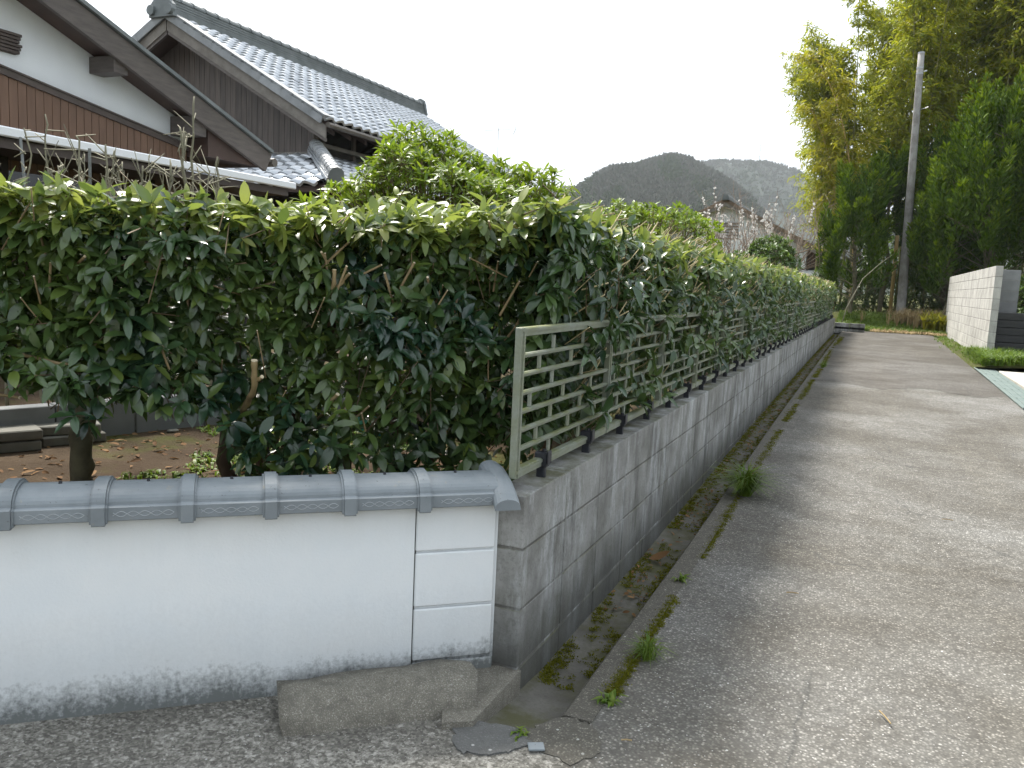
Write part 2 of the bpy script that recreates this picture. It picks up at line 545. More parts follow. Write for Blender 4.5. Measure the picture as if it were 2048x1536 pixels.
def make_rooftile():
    t = NT('smoked_roof_tile')
    p = t.pos
    r = t.objrand()
    n = t.noise(p, 2.5, 5, .6)
    k = t.math('ADD', t.math('MULTIPLY', r, .5), t.math('MULTIPLY', n, .5))
    c = t.ramp(k, [(.2, (.38, .40, .425)), (.5, (.50, .52, .54)), (.8, (.60, .62, .64))])
    d = t.noise(t.mapv(p, loc=(2, 2, 2)), 9, 5, .7)
    c = t.mix(t.ramp(d, [(.55, 0.), (.75, .5)]), c, (.12, .12, .115))
    t.bump(t.noise(p, 60, 3), .1, .003)
    return t.out(c, t.ramp(n, [(.3, .24), (.7, .36)]), .8, .65)
M['tile'] = make_rooftile()
M['verge_tile'] = simple('verge_tile', (.19, .20, .205), (.28, .29, .295), 5, .5, .2, 40, rnd=.15)
M['tile_dark'] = simple('ridge_tile', (.10, .115, .115), (.17, .185, .185), 4, .55, .2, 40, rnd=.12)
M['rust_tile'] = simple('brown_roof_tile', (.13, .085, .055), (.21, .15, .105), 5, .75, .2, 20, rnd=.25)
M['board_dark'] = simple('brown_board', (.055, .042, .036), (.105, .082, .068), 4, .6, .3, 30, (6, 6, .5), rnd=.22)
M['board_brown'] = simple('brown_siding', (.115, .060, .034), (.155, .083, .048), 5, .55, .1, 30, (4, 4, .5), rnd=.05)
M['trim_brown'] = simple('dark_trim', (.055, .04, .033), (.085, .064, .053), 6, .6, .1)
M['soffit'] = simple('soffit_wood', (.040, .022, .016), (.065, .036, .026), 5, .65, .1)
M['barge_wood'] = simple('barge_wood', (.075, .062, .055), (.12, .10, .088), 5, .6, .2, 30, (1, 1, 6))
M['grey_wood'] = simple('weathered_wood', (.13, .115, .10), (.22, .20, .175), 6, .8, .3, 40, (1, 1, 1))
M['plaster'] = simple('white_plaster', (.72, .74, .76), (.78, .80, .81), 3, .85, .1, 80)
M['old_plaster'] = simple('old_plaster', (.56, .56, .56), (.72, .72, .72), 2.2, .9, .15, 30)
M['canopy_white'] = simple('white_metal', (.82, .84, .85), (.86, .87, .88), 3, .35, 0, spec=.6)
M['dark_inside'] = simple('dark_recess', (.016, .014, .012), (.03, .026, .022), 3, .9, 0)
M['dark_cladding'] = simple('dark_cladding', (.035, .035, .036), (.06, .058, .056), 3, .8, .1)
M['gutter_metal'] = simple('brown_gutter', (.10, .085, .07), (.15, .13, .11), 5, .5, 0)
M['grey_metal'] = simple('grey_metal', (.30, .31, .32), (.42, .43, .44), 6, .4, 0, metal=.6)
M['stake'] = simple('grey_stake', (.13, .14, .135), (.19, .20, .19), 8, .6, 0)
M['glass'] = simple('dark_glass', (.012, .013, .014), (.02, .02, .022), 2, .08, 0, spec=.6)

def make_fence():
    t = NT('aged_aluminium')
    p = t.pos
    n = t.noise(p, 10, 5, .65)
    nz = t.sep(t.geo.outputs['Normal'])[2]
    alg = t.math('MULTIPLY', t.ramp(n, [(.36, .12), (.62, 1.)]), t.math('MULTIPLY_ADD', nz, .6, .5))
    c = t.mix(alg, (.25, .275, .24), (.165, .18, .065))
    f = t.noise(t.mapv(p, (60, 8, 60)), 2, 3)
    c = t.mix(t.ramp(f, [(.4, .25), (.6, 0.)]), c, (.14, .15, .11))
    return t.out(c, .5, .4, .15)
M['fence'] = make_fence()
M['bracket'] = simple('black_bracket', (.012, .013, .018), (.022, .024, .03), 8, .45, 0)

G1, G2, G3, G4 = (.014, .040, .026), (.022, .060, .034), (.034, .082, .036), (.10, .14, .03)
M['leaf'] = leafmat('evergreen_leaf', [G1, G1, G2, G3, G4], .27, .26, (.20, .28, .04), .75)
M['leaf_single'] = leafmat('evergreen_leaf_single', [G1, G1, G2, G3], .27, .2, (.16, .25, .04), .75, 'obj')
M['leaf_alley'] = leafmat('evergreen_leaf_alley', [(.014, .042, .026), (.024, .06, .034), (.034, .08, .036), (.07, .12, .04)], .30, .28, (.2, .28, .045), .65)
M['leaf_young_sunlit'] = leafmat('sunlit_young_leaf', [(.045, .095, .03), (.085, .14, .03), (.15, .19, .04), (.25, .26, .07)], .34, .4, (.34, .41, .07), .6)  # sunlight on the hedge tops put into a paler young-leaf colour
M['leaf_bright'] = leafmat('bright_leaf', [(.05, .12, .010), (.09, .17, .012), (.13, .20, .016), (.19, .23, .02)], .42, .4, (.28, .38, .025), .45)
M['leaf_mid'] = leafmat('mid_leaf', [(.03, .07, .018), (.05, .10, .022), (.075, .13, .028)], .38, .3, (.16, .25, .03), .5)
M['bamboo_leaf'] = leafmat('bamboo_leaf', [(.07, .13, .008), (.13, .19, .010), (.21, .235, .012), (.31, .27, .015)], .5, .5, (.46, .48, .03), .3)
M['bamboo_gold'] = leafmat('golden_bamboo_leaf', [(.12, .155, .010), (.20, .20, .012), (.30, .26, .017)], .5, .5, (.48, .46, .03), .3)
M['juniper'] = leafmat('juniper_spray', [(.016, .045, .004), (.03, .075, .006), (.075, .13, .008)], .6, .15, (.13, .20, .01), .15)
M['juniper_tip'] = leafmat('sunlit_young_spray', [(.05, .10, .006), (.085, .145, .008), (.13, .18, .010)], .6, .25, (.2, .28, .012), .15)  # lit plume tips: sunlight put into a brighter young-spray colour
M['grass'] = leafmat('grass_blade', [(.05, .12, .010), (.09, .17, .014), (.15, .20, .03)], .5, .35, (.20, .28, .03), .35)
M['moss'] = leafmat('moss', [(.06, .065, .008), (.11, .115, .010), (.17, .165, .014)], .9, .25, (.2, .2, .02), .1)
M['straw'] = leafmat('dry_straw', [(.25, .17, .08), (.36, .26, .13), (.48, .38, .22)], .8, .3, (.5, .4, .22), .2)
M['litter'] = leafmat('dead_leaf', [(.09, .045, .02), (.17, .09, .04), (.26, .16, .08)], .8, .2, (.3, .17, .07), .2)
M['chip'] = leafmat('stone_chip', [(.09, .09, .088), (.19, .185, .17), (.30, .295, .28), (.42, .415, .40), (.55, .54, .52)], .8, .0, (.3, .295, .28), .3)
M['twig'] = simple('brown_twig', (.09, .062, .03), (.17, .125, .06), 30, .75, 0)
M['cut_stick'] = simple('cut_stick', (.13, .09, .04), (.27, .20, .09), 14, .7, 0)
M['pale_stick'] = simple('pale_stick', (.28, .22, .10), (.48, .40, .21), 10, .7, 0)
M['cut_end'] = simple('cut_end', (.62, .52, .34), (.72, .62, .44), 20, .8, 0)
M['bark'] = simple('mossy_bark', (.06, .05, .03), (.17, .155, .09), 9, .9, .8, 35)
M['bark_brown'] = simple('brown_bark', (.075, .046, .028), (.12, .078, .048), 9, .85, .4, 35)
M['thorn_bark'] = simple('pale_stem', (.17, .16, .11), (.27, .25, .17), 8, .8, .2, 50)
M['plum_bark'] = simple('plum_twig', (.13, .095, .07), (.21, .155, .105), 8, .8, 0)
M['blossom'] = leafmat('blossom', [(.78, .76, .72), (.84, .82, .80)], .7, .3, (.8, .78, .75), .2)
M['culm'] = simple('bamboo_culm', (.16, .17, .05), (.25, .22, .07), 3, .45, 0)
M['culm_gold'] = simple('dry_culm', (.36, .24, .08), (.45, .31, .11), 3, .5, 0)
M['pole'] = make_concrete('pole_concrete', (.40, .39, .37), (.20, .185, .17), (.50, .50, .49), None, 0, .5)
M['wire'] = simple('wire', (.015, .015, .015), (.02, .02, .02), 4, .95, 0, spec=0.)
M['soil'] = None
def make_soil():
    t = NT('garden_soil')
    p = t.pos
    n = t.noise(p, 2.2, 6, .65)
    c = t.mix(t.ramp(n, [(.3, 0.), (.7, 1.)]), (.048, .033, .021), (.092, .067, .044))
    f = t.noise(p, 34, 5, .7)
    c = t.mix(t.ramp(f, [(.35, .5), (.55, 0.)]), c, (.05, .034, .022))
    ms = t.noise(t.mapv(p, loc=(5, 5, 0)), 1.5, 5, .6)
    c = t.mix(t.ramp(ms, [(.52, 0.), (.62, .7)]), c, (.065, .075, .018))
    t.bump(f, .6, .02)
    return t.out(c, .95, .1)
M['soil'] = make_soil()
def make_ground(name, a, b, d, sc=.35):
    t = NT(name)
    p = t.pos
    n = t.noise(p, sc, 7, .65); f = t.noise(p, 14, 5, .7)
    c = t.mix(t.ramp(n, [(.35, 0.), (.65, 1.)]), a, b)
    c = t.mix(t.ramp(f, [(.35, .6), (.6, 0.)]), c, d)
    t.bump(f, .6, .04)
    return t.out(c, .95, .1)
M['ground'] = make_ground('field_ground', (.09, .10, .04), (.14, .12, .06), (.05, .05, .025))
M['bank'] = make_ground('grass_bank_earth', (.055, .07, .02), (.095, .10, .03), (.05, .04, .022), 1.2)
M['drain'] = simple('green_steel', (.135, .175, .165), (.18, .22, .205), 4, .5, .1, metal=.2)
M['sleeper'] = simple('black_board', (.018, .018, .019), (.034, .033, .033), 6, .7, .3, 30, (.5, 4, 4), rnd=.2)
M['slab'] = simple('old_slab', (.12, .115, .095), (.18, .175, .15), 9, .9, .3, 50, rnd=.12)
M['low_block'] = simple('shaded_grey_block', (.15, .155, .155), (.21, .215, .215), 5, .9, .2, 50, rnd=.06)
def make_hillside():
    t = NT('hillside')
    n = t.noise(t.pos, .012, 6, .6)
    c = t.mix(t.ramp(n, [(.4, 0.), (.6, 1.)]), (.06, .066, .055), (.04, .055, .04))
    return t.out(c, .95, .05)
M['hill'] = make_hillside()
M['wood_bare'] = leafmat('bare_woodland', [(.062, .070, .054), (.08, .084, .066), (.06, .07, .048), (.10, .095, .08)], .9, .1, (.085, .085, .068), .05)
M['wood_green'] = leafmat('evergreen_woodland', [(.03, .048, .026), (.045, .062, .03), (.055, .07, .035)], .9, .1, (.06, .075, .035), .05)

# ------------------------------------------------------------------ levels
_ry = [-40, 4, 8, 14, 18, 26, 60]; _rz = [0, 0, .09, .16, .20, .24, .24]
def rz(y):
    return float(np.interp(y, _ry, _rz))
WX = -0.947           # face of the alley block wall
GZ = .35              # garden level
WO = Vector((-1.035, 2.345, 0)); WU = Vector((-.752, -.659, 0)); WF = Vector((.659, -.752, 0))
WROT = math.atan2(WU.y, WU.x)
def wpt(s, off, z):   # s: along the white wall to the left; off: behind its face
    p = WO + WU * s - WF * off
    return Vector((p.x, p.y, z))

# ------------------------------------------------------------------ ground sheets
def sheet(name, xs, ys, zf, mat, kind='structure', xmin=None, label=None):
    V, F = [], []
    for y in ys:
        for i, x in enumerate(xs):
            X = x if xmin is None else max(x, xmin(y)) if False else x
            if xmin is not None:
                lo = xmin(y); X = lo + (xs[-1] - lo) * (i / (len(xs) - 1))
            V.append((X, y, zf(X, y)))
    nx = len(xs)
    for j in range(len(ys) - 1):
        for i in range(nx - 1):
            a = j * nx + i
            F.append((a, a + 1, a + nx + 1, a + nx))
    me = bpy.data.meshes.new(name); me.from_pydata(V, [], F)
    o = link(name, me, mat, None, True)
    o['kind'] = kind
    if label: o['label'] = label
    return o

far = [-3000, -1200, -500, -200, -90, -45, -25, -12, 0, 12, 25, 45, 90, 200, 500, 1200, 3000]
sheet('ground', far, far, lambda x, y: -.3, M['ground'])
# road: alley and forecourt as one sheet
road = MB()
def grid(mb, xs, ys, zf, lo=None):
    b = len(mb.v); nx = len(xs)
    for y in ys:
        for i, x in enumerate(xs):
            X = x
            if lo is not None:
                l = lo(y); X = l + (xs[-1] - l) * (i / (nx - 1))
            mb.v.append((X, y, zf(X, y)))
    for j in range(len(ys) - 1):
        for i in range(nx - 1):
            a = b + j * nx + i
            mb.f.append((a, a + 1, a + nx + 1, a + nx))
def roadz(x, y):
    return rz(y) + .012 * math.sin(1.3 * x + .5 * y) * min(1, max(0, (y - 3) / 4)) * .6
ysr = [-10, -6, -3, -1, 0, 1, 2.03] + [2.03 + .5 * i for i in range(1, 50)]
grid(road, [-.645, -.2, .3, .8, 1.2, 1.6], ysr, roadz)
grid(road, [1.6, 2.5, 5, 9, 14], [-10, -6, -3, -1, 0, 2, 4, 6, 8, 10.4], lambda x, y: rz(y))
wline = lambda y: max(-9.5, WO.x + (y - WO.y) * (WU.x / WU.y))
fore = MB()
grid(fore, [-9.5, -7, -4, -2, -1, -.645], [-10, -7, -5, -3, -1.5, -.5, .3, .8, 1.2, 1.6, 1.9, 2.03], lambda x, y: 0, wline)
o = road.build('road', M['asphalt'], None, True); o['kind'] = 'structure'
o = fore.build('forecourt', M['forecourt'], None, True); o['kind'] = 'structure'
old = MB()
_ox = [-.638 + 2.232 * i / 24 for i in range(25)]
grid(old, _ox, [11.6 + .5 * i for i in range(30)], lambda x, y: roadz(x, y) + .002)
for i in range(25):
    q = old.v[i]; yy = 11.45 + .22 * math.sin(i * .55) + RNG.normal(0, .035); old.v[i] = (q[0], yy, roadz(q[0], yy) + .002)
o = old.build('old_tarmac', M['old_tarmac'], None, True); o['kind'] = 'structure'
# gutter floor and kerb
gut = MB()
ysg = [2.03, 2.12, 2.3, 2.6, 3, 4] + [5 + i for i in range(21)]
def gz(x, y):
    return rz(y) - .075 + .065 * max(0, (2.45 - y) / .42)
grid(gut, [WX - .003, -.86, -.80, -.735], ysg, lambda x, y: gz(x, y) - .012 * (1 - abs(x + .84) / .11))
o = gut.build('drain_channel', M['gutter'], None, True); o['kind'] = 'structure'
kb = MB()
yk = [2.21, 2.26, 2.5] + [3 + .8 * i for i in range(29)]
for a, b in zip(yk[:-1], yk[1:]):
    za, zb = rz(a) + .004, rz(b) + .004
    e = .0
    v = [(-.735, a, za - .14), (-.735, a, za - .008), (-.727, a, za), (-.641, a, za), (-.641, a, za - .1),
         (-.735, b, zb - .14), (-.735, b, zb - .008), (-.727, b, zb), (-.641, b, zb), (-.641, b, zb - .1)]
    f = [(0, 5, 6, 1), (1, 6, 7, 2), (2, 7, 8, 3), (3, 8, 9, 4)]
    if a == yk[0]: f.append((0, 1, 2, 3, 4))
    kb.add(v, f)
o = kb.build('kerb', M['kerb'], None); o['kind'] = 'structure'
# broken kerb end, patch, ledge
def ragged(poly, sub=5, amp=.006):
    out = []
    for i, a in enumerate(poly):
        b = poly[(i + 1) % len(poly)]
        for k in range(sub):
            t = k / sub
            out.append((a[0] + (b[0] - a[0]) * t + RNG.normal(0, amp), a[1] + (b[1] - a[1]) * t + RNG.normal(0, amp)))
    return out
mb = MB(); mb.prism(ragged([(-.80, 2.035), (-.735, 2.0), (-.62, 1.985), (-.57, 2.06), (-.60, 2.16), (-.65, 2.20), (-.70, 2.205), (-.745, 2.185), (-.775, 2.12)]), 'z', -.08, .003)
o = mb.build('kerb_end', M['kerb']); tag(o, 'broken concrete kerb end at the mouth of the gutter', 'kerb stone')
mb = MB(); mb.prism(ragged([(-.985, 1.985), (-.93, 1.90), (-.86, 1.90), (-.80, 1.95), (-.765, 2.01), (-.79, 2.06), (-.86, 2.075), (-.93, 2.06)]), 'z', -.05, .005)
o = mb.build('asphalt_patch', M['patch']); tag(o, kind='structure')
mb = MB(); mb.prism([(-.936, 2.02), (-.936, 2.372), (-1.02, 2.372), (-1.16, 2.25), (-1.01, 1.97)], 'z', -.12, .022)
o = mb.build('concrete_ledge', M['ledge']); tag(o, 'low concrete ledge at the foot of the wall corner', 'ledge')
# worn kerb block lying along the white wall
mb = MB()
nseg = 14
prof = [(-.02, -.03), (-.02, .088), (.03, .098), (.085, .095), (.125, .075), (.155, .035), (.168, -.03)]
for i in range(nseg + 1):
    s = .10 + .56 * i / nseg
    for k, (y, z) in enumerate(prof):
        j = .007 * math.sin(9 * s * 3 + k * 2.1) + .004 * math.sin(37 * s + k)
        zz = z if z < 0 else z * (1 - .18 * (i / nseg) ** 2) + j * .6
        p = WO + WU * (s + (.012 * math.sin(k * 1.7) if i in (0, nseg) else 0)) + WF * (y + .075 + j * (k > 2))
        mb.v.append((p.x, p.y, zz))
n = len(prof)
for i in range(nseg):
    for k in range(n - 1):
        a = i * n + k
        mb.f.append((a, a + n, a + n + 1, a + 1))
mb.f.append(tuple(range(n))); mb.f.append(tuple(nseg * n + k for k in range(n))[::-1])
o = mb.build('kerb_block', M['ledge'], None, True); tag(o, 'worn concrete kerb block lying at the foot of the white wall', 'kerb block')
# garden, verge, bank, yard
gd = MB(); gd.v = [(-1.06, 2.45, GZ), (-1.06, 26, GZ), (-60, 26, GZ), (-60, -8, GZ), (wpt(13, .1, 0).x, wpt(13, .1, 0).y, GZ), (wpt(.06, .1, 0).x, wpt(.06, .1, 0).y, GZ)]
gd.f = [(0, 1, 2, 3, 4, 5)]
o = gd.build('garden_soil', M['soil']); o['kind'] = 'structure'
sheet('verge', [1.585, 1.62, 1.75, 2.0, 2.6, 4, 8, 16, 30], [15.2, 15.6, 16.5, 18, 20, 23, 26.4], lambda x, y: (rz(y) - .03) if x < 1.6 else .22 + .03 * math.sin(2 * x + y) * (x > 1.7) + min(.1, .05 * max(0, x - 2)), M['bank'])
def bankz(x, y):
    t = min(1, max(0, (y - 26.2) / 4.2)); t = t * t * (3 - 2 * t)
    return .225 + .42 * t + .05 * math.sin(1.1 * x + .7 * y) * t + max(0, y - 32) * .012
sheet('bank', [-60, -30, -15, -8, -5, -3, -2, -1, 0, 1, 2, 3, 4, 6, 10, 20, 40, 60], [26, 26.6, 27.2, 28, 29, 30, 31, 33, 36, 40, 46, 55, 70, 90], bankz, M['bank'])
mb = MB(); mb.chamfer(1.93, 14, 10.42, 15.15, -.1, .185, .01)
o = mb.build('yard_slab', M['yard']); o['kind'] = 'structure'
mb = MB(); mb.box(1.6, 1.93, 10.4, 15.4, -.1, .10)
o = mb.build('drain_trough', M['gutter']); o['kind'] = 'structure'

# ------------------------------------------------------------------ grey block wall along the alley
bw = empty('block_wall', (WX, 2.36, 0)); tag(bw, 'long low grey concrete block wall along the alley gutter', 'wall')
def block_mesh(h, l=.395, th=.12, name='block'):
    v, f = chamfer_box(-th, 0, .0025, .0025 + l, 0, h, .003)
    me = bpy.data.meshes.new(name); me.from_pydata(v, [], f); me.materials.append(M['block']); return me
bm_top, bm_std = block_mesh(.172), block_mesh(.192)
NB = 57
rows = [(.425, bm_top), (.225, bm_std), (.025, bm_std), (-.175, bm_std)]
for k in range(NB):
    y = k * .40
    for z0, me in rows:
        if z0 + .18 < rz(2.36 + y) - .09:
            continue
        place('block', me, bw, (RNG.uniform(-.0012, .0012), y, z0 + .004))
mb = MB(); mb.box(-.116, -.0028, .006, NB * .4 + .003, -.2, .594)
mb.build('mortar', M['mortar'], bw)
# return wall at the far end of the alley wall
rw = empty('return_wall', (WX, 2.36 + NB * .4, 0)); tag(rw, 'short low concrete return at the far end of the alley wall', 'wall')
for k in range(2):
    for z0 in (.22, .42):
        v, f = chamfer_box(.004, .394, .02, .14, 0, .17 if z0 > .4 else .192, .004)
        me = bpy.data.meshes.new('block'); me.from_pydata(v, [], f); me.materials.append(M['block'])
        place('block', me, rw, (.0 + k * .4, 0, z0 + .004 - (.12 if z0 > .4 else .05)))

# ------------------------------------------------------------------ white wall with tile coping
ww = empty('garden_wall', WO, WROT); tag(ww, 'white plastered garden wall with grey tile coping', 'wall')
def in_wall(mb, name, mat, parent=ww, smooth=False):
    return mb.build(name, mat, parent, smooth)
# local x: to the left along the wall, local y: + towards the street
mb = MB(); mb.box(.262, 8.0, -.12, .0, -.2, .58); in_wall(mb, 'plaster_panel', M['white'])
mb = MB(); mb.box(-.01, .268, -.11, -.012, -.2, .578); in_wall(mb, 'joint_fill', M['white'])
mb = MB(); mb.box(.2548, .2605, -.11, -.009, -.2, .577); in_wall(mb, 'joint_gap', M['joint_dirt'])
zs = [(-.2, .058), (.066, .236), (.244, .418), (.425, .579)]
for i, (a, b) in enumerate(zs):
    mb = MB()
    if i == 0:
        mb.chamfer(-.004, .2575, -.1, .004, a, b, .004)
    else:
        mb.chamfer(.0, .2575, -.1, 0., a, b, .004)
    in_wall(mb, 'painted_block', M['white'])
# coping tiles
def coping_profile(g=0.):
    front = [(.038 + g, .574 - g), (.041 + g, .577 - g), (.041 + g, .612 + g * .3), (.030 + g, .617 + g * .5)]
    arc = []
    for i in range(17):
        a = math.pi * i / 16
        arc.append((-.058 + (.088 + g) * math.cos(a), .617 + (.043 + g) * math.sin(a) + g * .2))
    back = [(-.163 - g, .612), (-.163 - g, .574 - g)]
    return front + arc[1:-1] + [(-.148 - g, .617)] + back
P_ = .2245
for k in range(26):
    x0 = .012 + (k - 1) * P_ + .232 - P_ if False else .007 + k * P_
    mb = MB(); mb.prism(coping_profile(), 'x', x0, x0 + P_ - .004)
    t_ = in_wall(mb, 'coping_tile', M['cap'])
    xs0 = x0 + P_ - .006
    mb = MB()
    mb.prism(coping_profile(.011), 'x', xs0 - .0, xs0 + .034)
    mb.prism(coping_profile(.006), 'x', xs0 - .005, xs0 - .0005)
    mb.prism(coping_profile(.006), 'x', xs0 + .0345, xs0 + .040)
    c_ = mb.build('collar', M['cap'], t_)
    for ph in (0, math.pi):
        mb = MB()
        pts = [(x0 + (.045 if k else .02) + (.155 if k else .165) * i / 40, .0412, .594 + .007 * math.sin(ph + 2 * math.pi * 2.6 * i / 40)) for i in range(41)]
        mb.tube(pts, .0011, 4, False)
        mb.build('wave_line', M['cap_line'], t_)
    mb = MB(); mb.tube([(x0 + .12, -.058, .657), (x0 + .12, -.058, .667)], [.006, .004], 6); mb.build('nail_head', M['bracket'], t_)
# end tile: curved roll turned across the wall end
mb = MB()
V0 = []
ns, nr = 10, 11
for i in range(ns + 1):
    t = i / ns
    y = -.15 + .225 * t
    zc = .682 - .085 * (t ** 2.2) - .01 * (1 - t)
    for k in range(nr):
        a = math.pi * (k / (nr - 1))
        w = .036 + .006 * t
        mb.v.append((-.012 + w * math.cos(a), y, zc - .03 + .034 * math.sin(a) ** .7))
for i in range(ns):
    for k in range(nr - 1):
        a = i * nr + k; mb.f.append((a, a + 1, a + nr + 1, a + nr))
for i in (0, ns):
    b = i * nr; mb.f.append(tuple(b + k for k in range(nr)) if i == 0 else tuple(b + k for k in range(nr))[::-1])
for i in range(ns):
    a = i * nr; b = a + nr - 1; mb.f.append((a, a + nr, b + nr, b))
in_wall(mb, 'end_tile', M['cap'], ww, False)

# ------------------------------------------------------------------ aluminium lattice fence
FX = -1.012; FZ0, FZ1 = .640, 1.128
PL = .972
def rail(name, parent, x0, x1, y0, y1, z0, z1, groove=True):
    mb = MB(); mb.chamfer(x0, x1, y0, y1, z0, z1, .002)
    if groove:
        mb.box(x1 - .001, x1 + .004, y0 + .001, y1 - .001, z0 + .55 * (z1 - z0), z1 - .003)
    return mb
SH = {}
def shared(key, mb, mat):
    if key not in SH:
        me = bpy.data.meshes.new(key); me.from_pydata(mb.v, [], mb.f); me.materials.append(mat); SH[key] = me
    return SH[key]
pitch = (FZ1 - .03 - (FZ0 + .03)) / 7.0
slat_m = shared('slat', rail('slat', None, -.009, .007, .024, PL - .004, -.0072, .0072), M['fence'])
top_m = shared('top_rail', rail('top_rail', None, -.013, .013, .002, PL - .002, -.028, 0), M['fence'])
bot_m = shared('bottom_rail', rail('bottom_rail', None, -.013, .013, .002, PL - .002, 0, .030), M['fence'])
post_m = shared('post', MB().chamfer(-.0125, .0125, 0, .024, 0, FZ1 - FZ0, .002).box(.012, .016, .010, .022, .001, FZ1 - FZ0 - .001), M['fence'])
bar_m = shared('bar', MB().chamfer(-.006, .004, -.008, .008, 0, pitch - .0144, .0015), M['fence'])
bk = MB(); bk.chamfer(-.02, .028, -.014, .014, .0, .052, .004); bk.chamfer(-.012, .02, -.009, .009, -.042, .002, .003); bk.chamfer(.0285, .034, -.018, .018, .01, .058, .003)
bk.tube([(.012, 0, .052), (.012, 0, .062)], .008, 8)
brk_m = shared('bracket', bk, M['bracket'])
NP = 23
ordw = ['first', 'second', 'third', 'fourth', 'fifth', 'sixth', 'seventh', 'eighth', 'ninth', 'tenth', 'eleventh', 'twelfth', 'thirteenth', 'fourteenth',
        'fifteenth', 'sixteenth', 'seventeenth', 'eighteenth', 'nineteenth', 'twentieth', 'twenty-first', 'twenty-second', 'twenty-third']
for k in range(NP):
    y0 = 2.40 + k * (PL + .004)
    fp = empty('fence_panel', (FX, y0, 0))
    tag(fp, 'aluminium lattice fence panel on the block wall, %s from the white wall corner' % ordw[k], 'fence panel', 'lattice panels along the block wall')
    place('top_rail', top_m, fp, (0, 0, FZ1)); place('bottom_rail', bot_m, fp, (0, 0, FZ0))
    place('post', post_m, fp, (0, 0, FZ0 + .0))
    for yb in (.24, .73):
        place('bracket', brk_m, fp, (.004, yb, FZ0 - .002))
    near = k < 9
    lat = MB()
    for i in range(1, 7 + (0)):
        z = FZ0 + .03 + pitch * i
        if near: place('slat', slat_m, fp, (0, 0, z))
        else: lat.box(-.009, .009, .024, PL - .004, z - .0072, z + .0072)
    for i in range(7):
        z = FZ0 + .03 + pitch * i + .0072
        ys = [((.33, .20, .33, .13, .33, .20, .33)[i]) + j * .323 for j in range(3)]
        for yb in ys:
            if yb > PL - .03: continue
            if k < 6: place('lattice_bar', bar_m, fp, (-.004, yb, z + .0))
            else: lat.box(-.010, 0, yb - .008, yb + .008, z, z + pitch - .0144)
    if lat.v:
        o = lat.build('lattice', M['fence'], fp)
        o['kind'] = 'stuff'

# ------------------------------------------------------------------ hedges
def shrub_leaf_objects(P, D, N, L, W, parent, count, mats, key):
    """the leaves that show largest: an object each, sharing a few leaf shapes"""
    if key not in SH:
        SH[key] = []
        for d in (.08, .18, .28, .4, .55):
            st = RNG.bit_generator.state
            V, F = leaves(np.zeros((1, 3)), np.array([[1., 0, 0]]), np.array([[0, 0, 1.]]), np.ones(1), np.array([1.]), d)
            V[:, 1] *= 1.0
            me = mesh_np('leaf', V, F, True); me.materials.append(mats); SH[key].append(me)
    Dn = norm(D); Nn = norm(N - (N * Dn).sum(1, keepdims=True) * Dn); S = np.cross(Nn, Dn)
    for i in range(count):
        o = bpy.data.objects.new('leaf', SH[key][i % 5]); COL.objects.link(o)
        m = Matrix(((Dn[i,0]*L[i], S[i,0]*W[i], Nn[i,0]*L[i], P[i,0]), (Dn[i,1]*L[i], S[i,1]*W[i], Nn[i,1]*L[i], P[i,1]), (Dn[i,2]*L[i], S[i,2]*W[i], Nn[i,2]*L[i], P[i,2]), (0,0,0,1)))
        o.parent = parent
        o.matrix_world = m

def split_near(P, D, N, L, W, score, n=300):
    o = np.argsort(score)
    a, b = o[:n], o[n:]
    return [x[a] for x in (P, D, N, L, W)], [x[b] for x in (P, D, N, L, W)]

WOa, WUa, WFa = np.array(WO), np.array(WU), np.array(WF)
def wpts(s, off, z):
    p = WOa[None] + WUa[None] * s[:, None] - WFa[None] * off[:, None]
    p[:, 2] = z
    return p

# front hedge, behind the white wall
hf = empty('hedge', wpt(1.2, 1.2, GZ)); tag(hf, 'broad-leaved evergreen hedge behind the tile-capped white wall', 'hedge')
hf_inv = hf.matrix_basis.inverted()
def zlow(s):
    base = np.interp(s, [-.3, .3, .74, .92, 1.2, 1.5, 4], [.48, .46, .46, .78, .80, .86, .9])
    return base + .05 * np.sin(9 * s) + .04 * np.sin(23 * s + 1)
n1 = 3100
s = RNG.uniform(-.35, 3.4, n1); zl = zlow(s)
z = zl + (1.50 - zl) * RNG.uniform(0, 1, n1) ** .85
keep = RNG.uniform(0, 1, n1) < np.clip(.5 + (z - .45) * 1.1, .5, 1)
s, z = s[keep], z[keep]
dep = np.abs(RNG.normal(0, 1, len(s))) * .10
off = .51 + .11 * wob(s * 2.2, z * 2.4) + dep + .10 * np.clip((z - 1.38) / .15, 0, 1) ** 2
Pf = wpts(s, off, z)
Af = norm(WFa[None] * 1.0 + np.array([0, 0, .55]) + RNG.normal(size=(len(s), 3)) * .45)
n2 = 1500        # top
s2 = RNG.uniform(-.35, 3.4, n2); o2 = .52 + 1.25 * RNG.uniform(0, 1, n2) ** 1.4
z2 = 1.49 + .035 * wob(s2 * 3, o2 * 3) - np.abs(RNG.normal(0, .05, n2))
Pt = wpts(s2, o2, z2)
At = norm(np.array([0, 0, 1.]) + WFa[None] * .25 + RNG.normal(size=(n2, 3)) * .45)
n3 = 1500       # inside, back
s3 = RNG.uniform(-.35, 3.4, n3); o3 = RNG.uniform(.7, 1.75, n3)
z3 = zlow(s3) + .04 + (1.44 - zlow(s3)) * RNG.uniform(0, 1, n3)
Pi = wpts(s3, o3, z3)
Ai = norm(RNG.normal(size=(n3, 3)) + np.array([0, 0, .4]))
Pw = np.concatenate([Pf, Pt, Pi]); Aw = np.concatenate([Af, At, Ai])
LP, LD, LN, LL, LW = whorls(Pw, Aw, (5, 9), (45, 110), (.040, .088), .40, .30)
depth_in = (WOa[None] - LP) @ WFa
